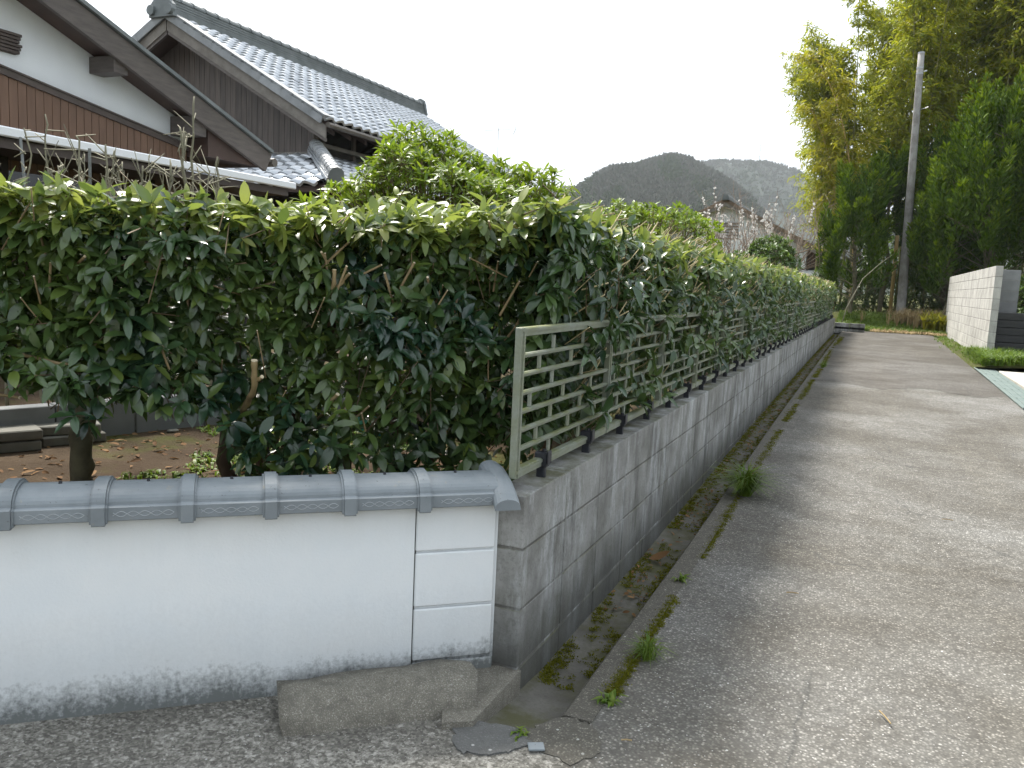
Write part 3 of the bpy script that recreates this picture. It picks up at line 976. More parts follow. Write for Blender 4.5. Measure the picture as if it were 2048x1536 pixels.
sc = depth_in + .15 * np.abs(LP[:, 2] - 1.1) + np.where((LP - WOa[None]) @ WUa > 1.75, 9, 0) + np.where(LP[:, 2] > 1.5, 1, 0)
a, b = split_near(LP, LD, LN, LL, LW, sc)
yng_lit = (b[0][:, 2] + RNG.normal(0, .05, len(b[0]))) > 1.41  # upper leaves get the paler colour with sunlight painted in
V, F = leaves(*[q[~yng_lit] for q in b])
o = link('foliage', mesh_np('foliage', V - np.array(hf.location), F, True), M['leaf'], hf); o['kind'] = 'stuff'
V, F = leaves(*[q[yng_lit] for q in b])
o = link('sunlit_young_foliage', mesh_np('sunlit_young_foliage', V - np.array(hf.location), F, True), M['leaf_young_sunlit'], hf); o['kind'] = 'stuff'
bpy.context.view_layer.update()
shrub_leaf_objects(*a, hf, 300, M['leaf_single'], 'leaf_front')
# thin twigs carrying the whorls
q = RNG.choice(len(Pw), 1500, replace=False)
B = Pw[q]; A_ = B - norm(Aw[q] + RNG.normal(size=(len(q), 3)) * .3) * RNG.uniform(.08, .22, len(q))[:, None]
V, F = sticks(A_, B, .0028, .0018, 3)
o = link('twigs', mesh_np('twigs', V - np.array(hf.location), F), M['twig'], hf); o['kind'] = 'stuff'
# pruned sticks with pale cut ends
def cut_sticks(parent, B, A, r, nm='pruned_sticks', mat='cut_stick'):
    V, F = sticks(A, B, r * 1.15, r, 5)
    o = link(nm, mesh_np(nm, V - np.array(parent.location), F), M[mat], parent); o['kind'] = 'stuff'
    d = norm(B - A)
    V, F = sticks(B, B + d * .0022, r * 1.02, r * .98, 6)
    o = link('cut_ends', mesh_np('cut_ends', V - np.array(parent.location), F), M['cut_end'], parent); o['kind'] = 'stuff'
nst = 120
s = RNG.uniform(-.3, 2.6, nst); z = np.concatenate([RNG.uniform(1.2, 1.5, 75), RNG.uniform(.72, 1.3, nst - 75)])
z = np.maximum(z, zlow(s) + .04)
off = .475 + .06 * wob(s * 2.2, z * 2.4) + RNG.uniform(-.01, .1, nst)
B = wpts(s, off, z)
d = norm(np.array([0, 0, 1.]) * RNG.uniform(.2, 1.4, (nst, 1)) + WFa[None] * RNG.uniform(.1, .7, (nst, 1)) + WUa[None] * RNG.normal(0, .5, (nst, 1)))
cut_sticks(hf, B, B - d * RNG.uniform(.06, .2, nst)[:, None], RNG.uniform(.0018, .0048, nst))
# trunks and branches
def limb(parent, name, pts, r0, r1, mat, n=8, sub=6, wobble=.012):
    P = [Vector(p) for p in pts]
    out, rad = [], []
    m = len(P)
    for i in range(m - 1):
        p0, p1, p2, p3 = P[max(i-1, 0)], P[i], P[i+1], P[min(i+2, m-1)]
        for k in range(sub):
            t = k / sub
            q = .5 * ((2*p1) + (-p0+p2)*t + (2*p0-5*p1+4*p2-p3)*t*t + (-p0+3*p1-3*p2+p3)*t**3)
            out.append(q + Vector(RNG.normal(0, wobble, 3)) * (.0 if i == 0 and k == 0 else 1))
    out.append(P[-1])
    L = len(out)
    rad = [(r0 + (r1 - r0) * (i / (L - 1))) * (1 + .12 * math.sin(i * 2.3 + r0 * 99)) for i in range(L)]
    off = parent.matrix_basis.inverted() if parent is not None else Matrix()
    mb = MB(); mb.tube([off @ q for q in out], rad, n)
    return mb.build(name, mat, parent, True)
tr = limb(hf, 'trunk', [wpt(1.40, 1.27, GZ - .05), wpt(1.405, 1.26, .55), wpt(1.37, 1.25, .8), wpt(1.43, 1.24, 1.1), wpt(1.4, 1.25, 1.35)], .046, .03, M['bark'], 12, 7, .004)
tr['label'] = 'mossy trunk with rough bark'
for dx in ((.5, .35, 1.35), (-.4, .3, 1.3), (.3, -.35, 1.2), (-.25, -.4, 1.15)):
    limb(hf, 'branch', [wpt(1.38, 1.25, .78 + .1 * abs(dx[0])), wpt(1.38 + dx[0] * .4, 1.25 + dx[1] * .4, 1.0), wpt(1.38 + dx[0], 1.25 + dx[1], dx[2])], .02, .007, M['bark'], 7)
for sx, of in ((.66, 1.2), (.63, 1.23), (.60, 1.19), (.57, 1.24), (.54, 1.2), (.695, 1.25)):
    limb(hf, 'trunk', [wpt(sx, of, GZ - .05), wpt(sx + RNG.uniform(-.03, .03), of - .02, .6), wpt(sx + RNG.uniform(-.12, .12), of - .1, .85), wpt(sx + RNG.uniform(-.3, .3), of - RNG.uniform(0, .45), 1.3)], .017, .008, M['bark_brown'], 8, 5, .004)
for sx, of in ((.33, 1.22), (.12, 1.2), (.82, 1.22), (-.08, 1.3)):
    limb(hf, 'trunk', [wpt(sx, of, GZ - .05), wpt(sx + .02, of - .03, .55), wpt(sx - .05, of - .1, .8), wpt(sx + RNG.uniform(-.2, .2), of - .3, 1.3)], .034, .014, M['bark_brown'], 9, 6, .006)
# stout pruned branches that show at the face
for pts, r in (([(.80, 1.05, .55), (.80, .8, .68), (.765, .62, .78), (.735, .53, .86), (.735, .50, .96)], .0105),
               ([(.735, .53, .88), (.71, .5, .905)], .007),
               ([(.52, 1.0, .62), (.50, .7, .72), (.475, .56, .80), (.45, .53, .84)], .007),
               ([(.47, .9, 1.0), (.47, .6, 1.1), (.475, .52, 1.22), (.47, .52, 1.28)], .007),
               ([(.475, .53, 1.2), (.44, .52, 1.24), (.42, .51, 1.27)], .005),
               ([(1.9, 1.0, 1.2), (1.7, .7, 1.05), (1.5, .55, .98), (1.3, .50, .94)], .006),
               ([(1.95, .9, .98), (1.7, .6, .86), (1.45, .52, .83)], .005),
               ([(.95, .9, .8), (1.05, .6, .86), (1.12, .52, .87)], .007)):
    P3 = [wpt(*p) for p in pts]
    br_ = limb(hf, 'branch', P3, r * 1.25, r, M['cut_stick'], 8, 5, .002)
    d = (P3[-1] - P3[-2]).normalized()
    mb = MB(); iv = hf.matrix_basis.inverted(); mb.tube([iv @ P3[-1], iv @ (P3[-1] + d * .003)], r * 1.02, 8); mb.build('cut_end', M['cut_end'], br_)

# alley hedge
ha = empty('hedge', (-1.6, 12, GZ)); tag(ha, 'long clipped evergreen hedge behind the lattice fence along the alley', 'hedge')
def alley(n_face, n_top, y0, y1, Lr, kk):
    y = y0 + (y1 - y0) * RNG.uniform(0, 1, n_face)
    z = RNG.uniform(.66, 1.54, n_face)
    keep = RNG.uniform(0, 1, n_face) < np.clip(.3 + (z - .62) * 1.5, .3, 1)
    y, z = y[keep], z[keep]
    n = len(y)
    hi = np.clip((z - 1.14) / .08, 0, 1)
    x = -1.105 + hi * .055 - np.abs(RNG.normal(0, .06, n)) + .05 * wob(y * 1.6, z * 2.6) * (.1 + .9 * hi) - .09 * np.clip((z - 1.45) / .12, 0, 1) ** 2
    poke = (RNG.uniform(0, 1, n) < np.where(y < 3.15, .05, .105)) & (z > .70)
    x = np.where(poke, -.975 + RNG.uniform(-.02, .03, n), x)
    z = z + .05 * wob(y * .7, y * .4) * np.clip((z - 1.3) / .3, 0, 1)
    P1 = np.stack([x, y, z], 1)
    A1 = norm(np.array([1., -.15, .6]) + RNG.normal(size=(n, 3)) * .45)
    y2 = y0 + (y1 - y0) * RNG.uniform(0, 1, n_top); x2 = -1.12 - 1.0 * RNG.uniform(0, 1, n_top) ** 1.5
    z2 = 1.54 + .05 * wob(y2 * .7, y2 * .4) + .035 * wob(x2 * 4, y2 * 3) - np.abs(RNG.normal(0, .045, n_top))
    P2 = np.stack([x2, y2, z2], 1)
    A2 = norm(np.array([.2, 0, 1.]) + RNG.normal(size=(n_top, 3)) * .45)
    P = np.concatenate([P1, P2]); A = np.concatenate([A1, A2])
    return P, A
sets = [alley(2300, 900, 2.85, 6.5, None, None), alley(3000, 1100, 6.5, 13, None, None), alley(2600, 1000, 13, 25.3, None, None)]
Pw = np.concatenate([x[0] for x in sets]); Aw = np.concatenate([x[1] for x in sets])
yi = RNG.uniform(2.9, 25.2, 2600)
Pi = np.stack([RNG.uniform(-2.0, -1.15, 2600), yi, RNG.uniform(.6, 1.52, 2600)], 1)
P_all = np.concatenate([Pw, Pi]); A_all = np.concatenate([Aw, randdir(2600)])
LP, LD, LN, LL, LW = whorls(P_all, A_all, (4, 8), (45, 110), (.05, .10), .38, .35)
sc = LP[:, 1] * .12 - LP[:, 0] + np.where(LP[:, 2] > 1.56, 1, 0) + np.where(LP[:, 1] > 9, 5, 0)
a, b = split_near(LP, LD, LN, LL, LW, sc)
yng_lit = (b[0][:, 2] + RNG.normal(0, .06, len(b[0]))) > 1.47  # leaves near the top take the painted sunlit colour
V, F = leaves(*[q[~yng_lit] for q in b])
o = link('foliage', mesh_np('foliage', V - np.array(ha.location), F, True), M['leaf_alley'], ha); o['kind'] = 'stuff'
V, F = leaves(*[q[yng_lit] for q in b])
o = link('sunlit_young_foliage', mesh_np('sunlit_young_foliage', V - np.array(ha.location), F, True), M['leaf_young_sunlit'], ha); o['kind'] = 'stuff'
bpy.context.view_layer.update()
shrub_leaf_objects(*a, ha, 300, M['leaf_single'], 'leaf_alley')
q = RNG.choice(len(Pw), 3000, replace=False)
B = Pw[q]; A_ = B - norm(Aw[q] + RNG.normal(size=(len(q), 3)) * .3) * RNG.uniform(.08, .25, len(q))[:, None]
V, F = sticks(A_, B, .0028, .0018, 3)
o = link('twigs', mesh_np('twigs', V - np.array(ha.location), F), M['twig'], ha); o['kind'] = 'stuff'
nst = 1150
y = 3.0 + 22 * RNG.uniform(0, 1, nst); z = RNG.uniform(.85, 1.58, nst)
z = np.where(RNG.uniform(0, 1, nst) < .35, np.minimum(1.6, z + .3), z)
x = np.where(z > 1.1, -1.015, -1.05) - .09 * np.clip((z - 1.45) / .12, 0, 1) ** 2 - RNG.uniform(-.055, .03, nst)
B = np.stack([x, y, z], 1)
d = norm(np.array([1., 0, 0]) * RNG.uniform(.3, 1.2, (nst, 1)) + np.array([0, 0, 1.]) * RNG.uniform(.2, 1.3, (nst, 1)) + np.array([0, 1., 0]) * RNG.normal(.25, .3, (nst, 1)))
cut_sticks(ha, B, B - d * RNG.uniform(.12, .3, nst)[:, None], RNG.uniform(.0016, .0034, nst), mat='pale_stick')
for k in range(22):
    yy = 3.3 + k * 1.0 + RNG.uniform(-.2, .2)
    limb(ha, 'trunk', [(-1.55, yy, GZ - .05), (-1.53, yy + .03, .7), (-1.5, yy - .05, 1.0), (-1.4, yy + .1, 1.4)], .032, .012, M['bark_brown'], 7, 4, .006)

# ------------------------------------------------------------------ hills
hill_az = np.radians([-75, -60, -45, -35, -28, -24, -21.9, -20, -17.9, -16, -14.6, -13.2, -12, -10.8, -9, -7, -5, -3, 0, 5, 12, 25, 45])
hill_e1 = np.array([3, 3.5, 3.2, 3.4, 4, 4.6, 5.3, 5.9, 6.7, 7.5, 8.3, 8.75, 8.4, 7.5, 6.1, 4.7, 3.6, 3, 2.6, 2.5, 3, 3.4, 3])
hill_e2 = np.array([3, 3.6, 4, 4, 5.2, 5.6, 6.1, 6.3, 6.6, 6.9, 7.4, 7.8, 8.0, 8.2, 8.25, 8.15, 7.6, 5.9, 5, 4, 4, 4, 3])
def hill_h(az, r):
    t1 = np.tan(np.radians(np.interp(az, hill_az, hill_e1))) * 520
    t2 = np.tan(np.radians(np.interp(az, hill_az, hill_e2))) * 880
    b1 = np.where(r < 520, np.clip((r - 170) / 350, 0, 1), np.clip(1 - (r - 520) / 260, .3, 1))
    b2 = np.where(r < 880, np.clip((r - 520) / 360, 0, 1), np.clip(1 - (r - 880) / 700, .2, 1))
    b1 = b1 * b1 * (3 - 2 * b1); b2 = b2 * b2 * (3 - 2 * b2)
    gul = 7 * np.sin(az * 42 + r * .004) * np.clip((r - 200) / 200, 0, 1) * np.where(r < 515, 1, 0) * np.clip((515 - r) / 80, 0, 1)
    return np.maximum(t1 * b1 + gul * b1, t2 * b2) - 3
azs = np.radians(np.linspace(-75, 45, 161)); rs = np.concatenate([np.linspace(165, 780, 42), np.linspace(800, 1500, 24)])
AZ, RR = np.meshgrid(azs, rs)
HH = hill_h(AZ, RR)
V = np.stack([np.sin(AZ) * RR, np.cos(AZ) * RR, HH], -1).reshape(-1, 3)
na = len(azs)
ii, jj = np.meshgrid(np.arange(len(rs) - 1), np.arange(na - 1), indexing='ij')
q0 = (ii * na + jj).ravel()
F = np.stack([q0, q0 + na, q0 + na + 1, q0 + 1], 1)
o = link('hills', mesh_np('hills', V, F, True), M['hill']); o['kind'] = 'structure'
def woodland(name, n, mat, hsz, seed, label, azr=(-24, 2), green=False):
    az = np.radians(RNG.uniform(azr[0], azr[1], n))
    r = np.where(RNG.uniform(0, 1, n) < .72, RNG.uniform(290, 530, n), RNG.uniform(700, 900, n))
    f = np.sin(az * 60 + r * .021) + np.sin(az * 133 - r * .017 + 2) + .8 * np.sin(r * .05 + az * 30)
    keep = (f > .5) if green else (f < .9)
    az, r = az[keep], r[keep]; n = len(az)
    C = np.stack([np.sin(az) * r, np.cos(az) * r, hill_h(az, r)], 1)
    k = 12
    hh = RNG.uniform(hsz[0], hsz[1], n) * np.where(r > 650, 1.3, 1)
    D = randdir(n * k); D[:, 2] = np.abs(D[:, 2]) * 1.3 + .25; D = norm(D)
    idx = np.repeat(np.arange(n), k)
    P = C[idx] + np.array([0, 0, 1.]) * (hh[idx] * .25)[:, None] + D * (hh[idx] * RNG.uniform(.0, .4, n * k))[:, None]
    L = hh[idx] * RNG.uniform(.3, .6, n * k); W = L * (.6 if green else .45)
    V, F = blades(P, D, randdir(n * k), L, W, .3)
    o = link(name, mesh_np(name, V, F), mat)
    tag(o, label, 'woodland', None, 'stuff')
woodland('woodland', 13000, M['wood_bare'], (2.4, 4.4), 1, 'leafless grey brown woodland covering the far hills')
woodland('woodland', 11000, M['wood_green'], (2.4, 4.2), 2, 'patches of dark evergreen woodland on the far hills', green=True)
mb = MB()
mb.tube([(-118, 880, 124), (-118, 880, 148)], [.5, .25], 6)
for zz in (134, 140, 145): mb.box(-119.6, -116.4, 879.8, 880.2, zz, zz + .3)
o = mb.build('radio_mast', M['grey_metal']); tag(o, 'thin radio mast on the ridge of the far hill', 'mast')

# ------------------------------------------------------------------ tiled roofs
def tile_mesh(name='roof_tile', w=.268, l=.285, mat=None):
    nx = 9
    mb = MB()
    def prof(u):
        return .030 * (math.cos(2 * math.pi * (u - .18)) if u < .68 else math.cos(2 * math.pi * (u - .18))) * .8 + .006 * math.cos(4 * math.pi * u)
    for j, (y, dz) in enumerate(((0, -.018), (0, .022), (l, .0))):
        for i in range(nx):
            u = i / (nx - 1)
            mb.v.append((u * w, y, prof(u) + dz + .03))
    for j in range(2):
        for i in range(nx - 1):
            a = j * nx + i
            mb.f.append((a, a + 1, a + nx + 1, a + nx))
    me = bpy.data.meshes.new(name); me.from_pydata(mb.v, [], mb.f)
    me.materials.append(mat or M['tile'])
    me.polygons.foreach_set('use_smooth', [i >= nx - 1 for i in range(len(me.polygons))])
    return me
TILE = tile_mesh()
TV = np.array([v.co[:] for v in TILE.vertices]); TF = np.array([p.vertices[:] for p in TILE.polygons])
def roof_tiles(parent, origin, along, up, ncol, nrow, nobj=300, clip=None, cw=.262, rl=.235, name='roof_tile', iv=None):
    along = Vector(along).normalized(); up = Vector(up).normalized(); nrm = along.cross(up).normalized()
    flip = nrm.z < 0
    if flip: nrm = -nrm
    cells = []
    for c in range(ncol):
        for r in range(nrow):
            p = Vector(origin) + along * (c * cw) + up * (r * rl)
            mid = p + along * cw * .5 + up * rl * .5
            if clip is not None and not clip(mid): continue
            cells.append(((p - Vector((0, 0, 1.28))).length, p))
    cells.sort(key=lambda t: t[0])
    if iv is None: iv = parent.matrix_basis.inverted()
    rest = []
    for i, (d, p) in enumerate(cells):
        m = Matrix(((along.x, up.x, nrm.x, p.x), (along.y, up.y, nrm.y, p.y), (along.z, up.z, nrm.z, p.z), (0, 0, 0, 1)))
        m = m @ Matrix.Rotation(RNG.normal(0, .014), 4, 'Y') @ Matrix.Rotation(RNG.normal(0, .008), 4, 'Z') @ Matrix.Translation((0, 0, RNG.normal(0, .002)))
        if i < nobj:
            o = bpy.data.objects.new(name, TILE); COL.objects.link(o); o.parent = parent; o.matrix_local = iv @ m
        else:
            mm = np.array(iv @ m)
            rest.append(TV @ mm[:3, :3].T + mm[:3, 3])
    if rest:
        V = np.concatenate(rest); F = np.concatenate([TF + k * len(TV) for k in range(len(rest))])
        o = link('tiles', mesh_np('tiles', V, F, True), M['tile'], parent); o['kind'] = 'stuff'

# ---- house with the long tiled roof
h2 = empty('tiled_house', (-9, 12, GZ)); tag(h2, 'dark boarded house with long silver tiled gable roof', 'house')
H2 = h2.matrix_basis.inverted()
def hb(mb, name, mat, parent=h2, smooth=False):
    base = H2 if parent is h2 else parent.matrix_world.inverted() if False else H2
    mb.v = [tuple(H2 @ Vector(p)) for p in mb.v]
    return mb.build(name, mat, parent, smooth)
XE, ZE, XR, ZR, YV, YF = -8.3, 3.66, -11.56, 5.50, 11.23, 19.8
sl = (ZR - ZE) / (XE - XR)
mb = MB(); mb.prism([(XE - .02, ZE - .02), (XR, ZR - .02), (2 * XR - XE, ZE - .02), (2 * XR - XE, ZE - .12), (XR, ZR - .12), (XE - .02, ZE - .12)], 'y', YV + .03, YF)
roof2 = hb(mb, 'roof', M['soffit'])
upv = Vector((XR - XE, 0, ZR - ZE)).normalized()
roof_tiles(roof2, (XE + .06, YF, ZE - .02), (0, -1, 0), upv, 33, 16, 300, iv=H2)
upl = Vector((-(XR - XE), 0, ZR - ZE)).normalized()
roof_tiles(roof2, (2 * XR - XE - .06, YV + .1, ZE - .02), (0, 1, 0), upl, 32, 16, 0, iv=H2)
# verge tiles and barge boards
for side in (1, -1):
    u = upv if side == 1 else upl
    x0 = XE + .06 if side == 1 else 2 * XR - XE - .06
    for r in range(16):
        p = Vector((x0, YV, ZE)) + u * (r * .235)
        m = Matrix(((u.x, 0, -u.z * side * -1, p.x), (0, 1, 0, p.y), (u.z, 0, abs(u.x), p.z), (0, 0, 0, 1)))
        mb = MB(); mb.chamfer(0, .25, -.07, .16, .015, .055, .006, m); mb.chamfer(0, .25, -.075, -.045, -.10, .016, .004, m)
        hb(mb, 'verge_tile', M['verge_tile'], roof2)
    a = Vector((x0, YV, ZE)); b = a + u * 3.80
    for (d0, d1, y0, y1, mt) in ((.105, .30, -.02, .03, 'grey_wood'), (.30, .36, .0, .05, 'barge_wood')):
        mb = MB()
        mb.prism([(a.x, a.z - d0), (b.x, b.z - d0), (b.x, b.z - d1), (a.x, a.z - d1)], 'y', YV + y0, YV + y1)
        hb(mb, 'barge_board', M[mt])
# ridge
mb = MB()
for i, (w, z0, z1) in enumerate(((.17, -.02, .04), (.145, .05, .085), (.13, .095, .13), (.12, .14, .175), (.11, .185, .22))):
    mb.box(XR - w, XR + w, YV - .05 - .0 * i, YF + .08, ZR + z0, ZR + z1)
mb.box(XR - .10, XR + .10, YV - .02, YF + .05, ZR - .05, ZR + .24)
ridge2 = hb(mb, 'ridge', M['tile_dark'])
for k in range(30):
    y = YV - .05 + k * .295
    mb = MB(); pr = [(XR + .115 * math.cos(math.pi * i / 8), ZR + .235 + .10 * math.sin(math.pi * i / 8)) for i in range(9)]
    mb.prism(pr, 'y', y, y + .285); mb.prism([(XR + (p[0] - XR) * 1.12, ZR + .235 + (p[1] - ZR - .235) * 1.12) for p in pr], 'y', y + .25, y + .294)
    hb(mb, 'ridge_tile', M['tile_dark'], ridge2)
mb = MB()   # ridge-end ornament
mb.prism([(XR - .28, ZR - .08), (XR + .28, ZR - .08), (XR + .25, ZR + .12), (XR + .17, ZR + .2), (XR + .15, ZR + .36), (XR, ZR + .46), (XR - .15, ZR + .36), (XR - .17, ZR + .2), (XR - .25, ZR + .12)], 'y', YV - .14, YV - .055)
for sx in (-.2, .2):
    mb.tube([(XR + sx, YV - .19, ZR + .03), (XR + sx, YV - .10, ZR + .03)], .085, 10)
hb(mb, 'ridge_end_tile', M['tile_dark'])
mb = MB(); mb.prism([(XR - .22, ZR - .02), (XR + .22, ZR - .02), (XR + .12, ZR + .36), (XR, ZR + .42), (XR - .12, ZR + .36)], 'y', YF + .085, YF + .16); hb(mb, 'ridge_end_tile', M['tile_dark'])
# gable wall boards
YW = 11.78
n = 0
x = -14.2
while x < -8.92:
    w = .118
    xm0, xm1 = x, x + w - .006
    def top(xx): return ZR - .14 - sl * abs(xx - XR)
    mb = MB()
    pl = [(xm0, 3.24), (xm1, 3.24), (xm1, top(xm1)), (xm0, top(xm0))]
    if xm0 < XR < xm1: pl = [(xm0, 3.24), (xm1, 3.24), (xm1, top(xm1)), (XR, top(XR)), (xm0, top(xm0))]
    mb.prism(pl, 'y', YW, YW + .02)
    hb(mb, 'board', M['board_dark'])
    x += w
mb = MB(); mb.prism([(-14.2, GZ), (-8.93, GZ), (-8.93, ZE + .2), (XR, ZR - .16), (-14.2, ZE + .2)], 'y', YW + .021, 19.3); hb(mb, 'wall', M['dark_inside'])
mb = MB(); mb.chamfer(-9.0, -8.86, YW - .012, YW + .13, 2.6, ZE + .14, .005); hb(mb, 'corner_post', M['board_dark'])
mb = MB(); mb.chamfer(-14.2, -8.88, YW - .05, YW - .002, 3.19, 3.236, .004); hb(mb, 'sill', M['grey_wood'])
mb = MB()
for i in range(3): mb.box(-14.2, -8.86, YW - .13 + .02 * i, YW - .055, 3.06 + .044 * i, 3.097 + .044 * i)
hb(mb, 'flashing_tiles', M['tile'])
# side under the eave
for i in range(9):
    y = 12.0 + i * .92
    mb = MB(); mb.chamfer(-8.93, -8.86, y, y + .09, 3.2, 3.8, .004); hb(mb, 'post', M['board_dark'])
    mb = MB(); mb.box(-8.927, -8.91, y + .09, y + .92, 3.42, 3.75); hb(mb, 'window_pane', M['glass'])
mb = MB(); mb.chamfer(-8.93, -8.80, 11.93, 19.3, 3.34, 3.41, .004); hb(mb, 'window_sill', M['grey_wood'])
mb = MB(); mb.tube([(XE + .09, YV + .02, ZE - .09), (XE + .09, YF, ZE - .09)], .045, 8); hb(mb, 'eave_gutter', M['gutter_metal'])
for k in range(18):
    y = YV + .35 + k * .47
    mb = MB(); mb.prism([(XE - .05, ZE - .13), (XE - .62, ZE - .13 + sl * .57), (XE - .62, ZE - .21 + sl * .57), (XE - .05, ZE - .20)], 'y', y, y + .05); hb(mb, 'rafter', M['soffit'])
# lower roof round the corner
ZT, ZB, RUN = 3.17, 2.50, 1.5
for nm, pts in (('lower_roof', None),):
    mb = MB()
    c0 = (-8.86, YW); c1 = (-8.86 + RUN, YW - RUN)
    v = [(-14, YW, ZT), (c0[0], c0[1], ZT), (c1[0], c1[1], ZB), (-14, YW - RUN, ZB), (c0[0], 19.3, ZT), (c1[0], 19.3, ZB)]
    v2 = [(p[0], p[1], p[2] - .09) for p in v]
    mb.add(v + v2, [(0, 3, 2, 1), (1, 2, 5, 4), (6, 7, 8, 9), (7, 10, 11, 8), (3, 9, 8, 2), (2, 8, 11, 5)])
    lroof2 = hb(mb, 'lower_roof', M['soffit'])
upf = Vector((0, RUN, ZT - ZB)).normalized()
roof_tiles(lroof2, (-12.6, YW - RUN - .05, ZB), (1, 0, 0), upf, 20, 7, 130, lambda m: (m.x + 8.86) < (YW - m.y) - .08 and m.y < YW - .12, iv=H2)
ups = Vector((-RUN, 0, ZT - ZB)).normalized()
roof_tiles(lroof2, (-8.86 + RUN + .05, 19.2, ZB), (0, -1, 0), ups, 34, 7, 0, lambda m: (YW - m.y) < (m.x + 8.86) - .08 and m.x > -8.75, iv=H2)
# hip ridge
hp0, hp1 = Vector((-8.80, YW - .06, ZT + .05)), Vector((-8.86 + RUN + .03, YW - RUN - .03, ZB + .05))
hd = (hp1 - hp0).normalized(); hside = hd.cross(Vector((0, 0, 1))).normalized(); hup = hside.cross(hd)
hm = Matrix(((hd.x, hside.x, hup.x, hp0.x), (hd.y, hside.y, hup.y, hp0.y), (hd.z, hside.z, hup.z, hp0.z), (0, 0, 0, 1)))
HL = (hp1 - hp0).length
mb = MB()
for i, (w, z0, z1) in enumerate(((.13, 0, .05), (.115, .055, .09), (.10, .095, .13))): mb.box(0, HL, -w, w, z0, z1, hm)
hip2 = hb(mb, 'hip_ridge', M['tile'])
for k in range(11):
    x0 = HL * k / 11; x1 = x0 + HL / 11 - .008
    mb = MB(); pr = [(.105 * math.cos(math.pi * i / 8), .13 + .085 * math.sin(math.pi * i / 8)) for i in range(9)]
    mb.prism(pr, 'x', x0, x1, hm); mb.prism([(p[0] * 1.1, .13 + (p[1] - .13) * 1.1) for p in pr], 'x', x1 - .03, x1 + .004, hm)
    hb(mb, 'hip_tile', M['tile'], hip2)
mb = MB(); mb.prism([(.115 * math.cos(2*math.pi*i/12), .11 + .12 * math.sin(2*math.pi*i/12)) for i in range(12)], 'x', HL + .005, HL + .07, hm); hb(mb, 'hip_end_tile', M['tile_dark'])
# antenna on the far verge
an = empty('antenna', (-8.9, 19.2, 3.97)); tag(an, 'thin television antenna above the far end of the tiled roof', 'antenna')
mb = MB(); mb.tube([(0, 0, -.1), (0, 0, 1.02)], .008, 6); mb.build('mast', M['grey_metal'], an)
mb = MB(); mb.tube([(-.45, 0, .93), (.42, 0, .95)], .005, 6)
mb.build('boom', M['grey_metal'], an)
for i in range(9):
    xx = -.42 + i * .1; ln = .12 + .01 * i
    mb = MB(); mb.tube([(xx, -ln, .935), (xx, ln, .935)], .003, 5); mb.build('element', M['grey_metal'], an)
mb = MB(); mb.tube([(.42, -.05, .80), (.46, 0, .95), (.42, .05, 1.04)], .01, 5); mb.build('reflector', M['grey_metal'], an)

# ---- house with the white gable
h1 = empty('white_gable_house', (-7, 5, GZ)); tag(h1, 'white plastered gable house with brown siding band and white canopy', 'house')
H1 = h1.matrix_basis.inverted()
def h1b(mb, name, mat, smooth=False):
    mb.v = [tuple(H1 @ Vector(p)) for p in mb.v]
    return mb.build(name, mat, h1, smooth)
XW = -6.95
s1 = .354
def rt(y): return 3.494 - s1 * (y - 5.36) if y > 3 else 3.494 - s1 * (3 - 5.36) - s1 * (3 - y)
so = lambda y: rt(y) - .15
mb = MB(); mb.prism([(-1.2, GZ), (7.0, GZ), (7.0, so(7.0)), (3.0, so(3.0)), (-1.2, so(-1.2))], 'x', -13, XW); h1b(mb, 'wall', M['plaster'])
bt = lambda y: 2.81 - .151 * (y - 4.92)
y = 2.2
while y < 6.99:
    w = min(.082, 6.995 - y)
    mb = MB(); mb.prism([(y, 2.0), (y + w - .006, 2.0), (y + w - .006, bt(y + w)), (y, bt(y))], 'x', XW, XW + .018)
    h1b(mb, 'siding_board', M['board_brown'])
    y += .082
mb = MB(); mb.prism([(2.2, 2.0), (6.99, 2.0), (6.99, bt(6.99) - .02), (2.2, bt(2.2) - .02)], 'x', XW + .001, XW + .010); h1b(mb, 'siding_back', M['trim_brown'])
mb = MB(); mb.prism([(2.2, bt(2.2) - .02), (7.01, bt(7.01) - .02), (7.01, bt(7.01) + .035), (2.2, bt(2.2) + .035)], 'x', XW, XW + .04)
mb.prism([(2.2, bt(2.2) + .035), (7.01, bt(7.01) + .035), (7.01, bt(7.01) + .05), (2.2, bt(2.2) + .05)], 'x', XW, XW + .055); h1b(mb, 'band_trim', M['trim_brown'])
# vent ornament
mb = MB()
for i in range(6): mb.chamfer(XW, XW + .05, 4.70 + .006 * (i % 2), 5.075 + .012 * (i % 3), 2.985 + i * .029, 3.008 + i * .029, .003)
mb.box(XW, XW + .02, 4.72, 5.06, 2.98, 3.16); h1b(mb, 'louvre_vent', M['trim_brown'])
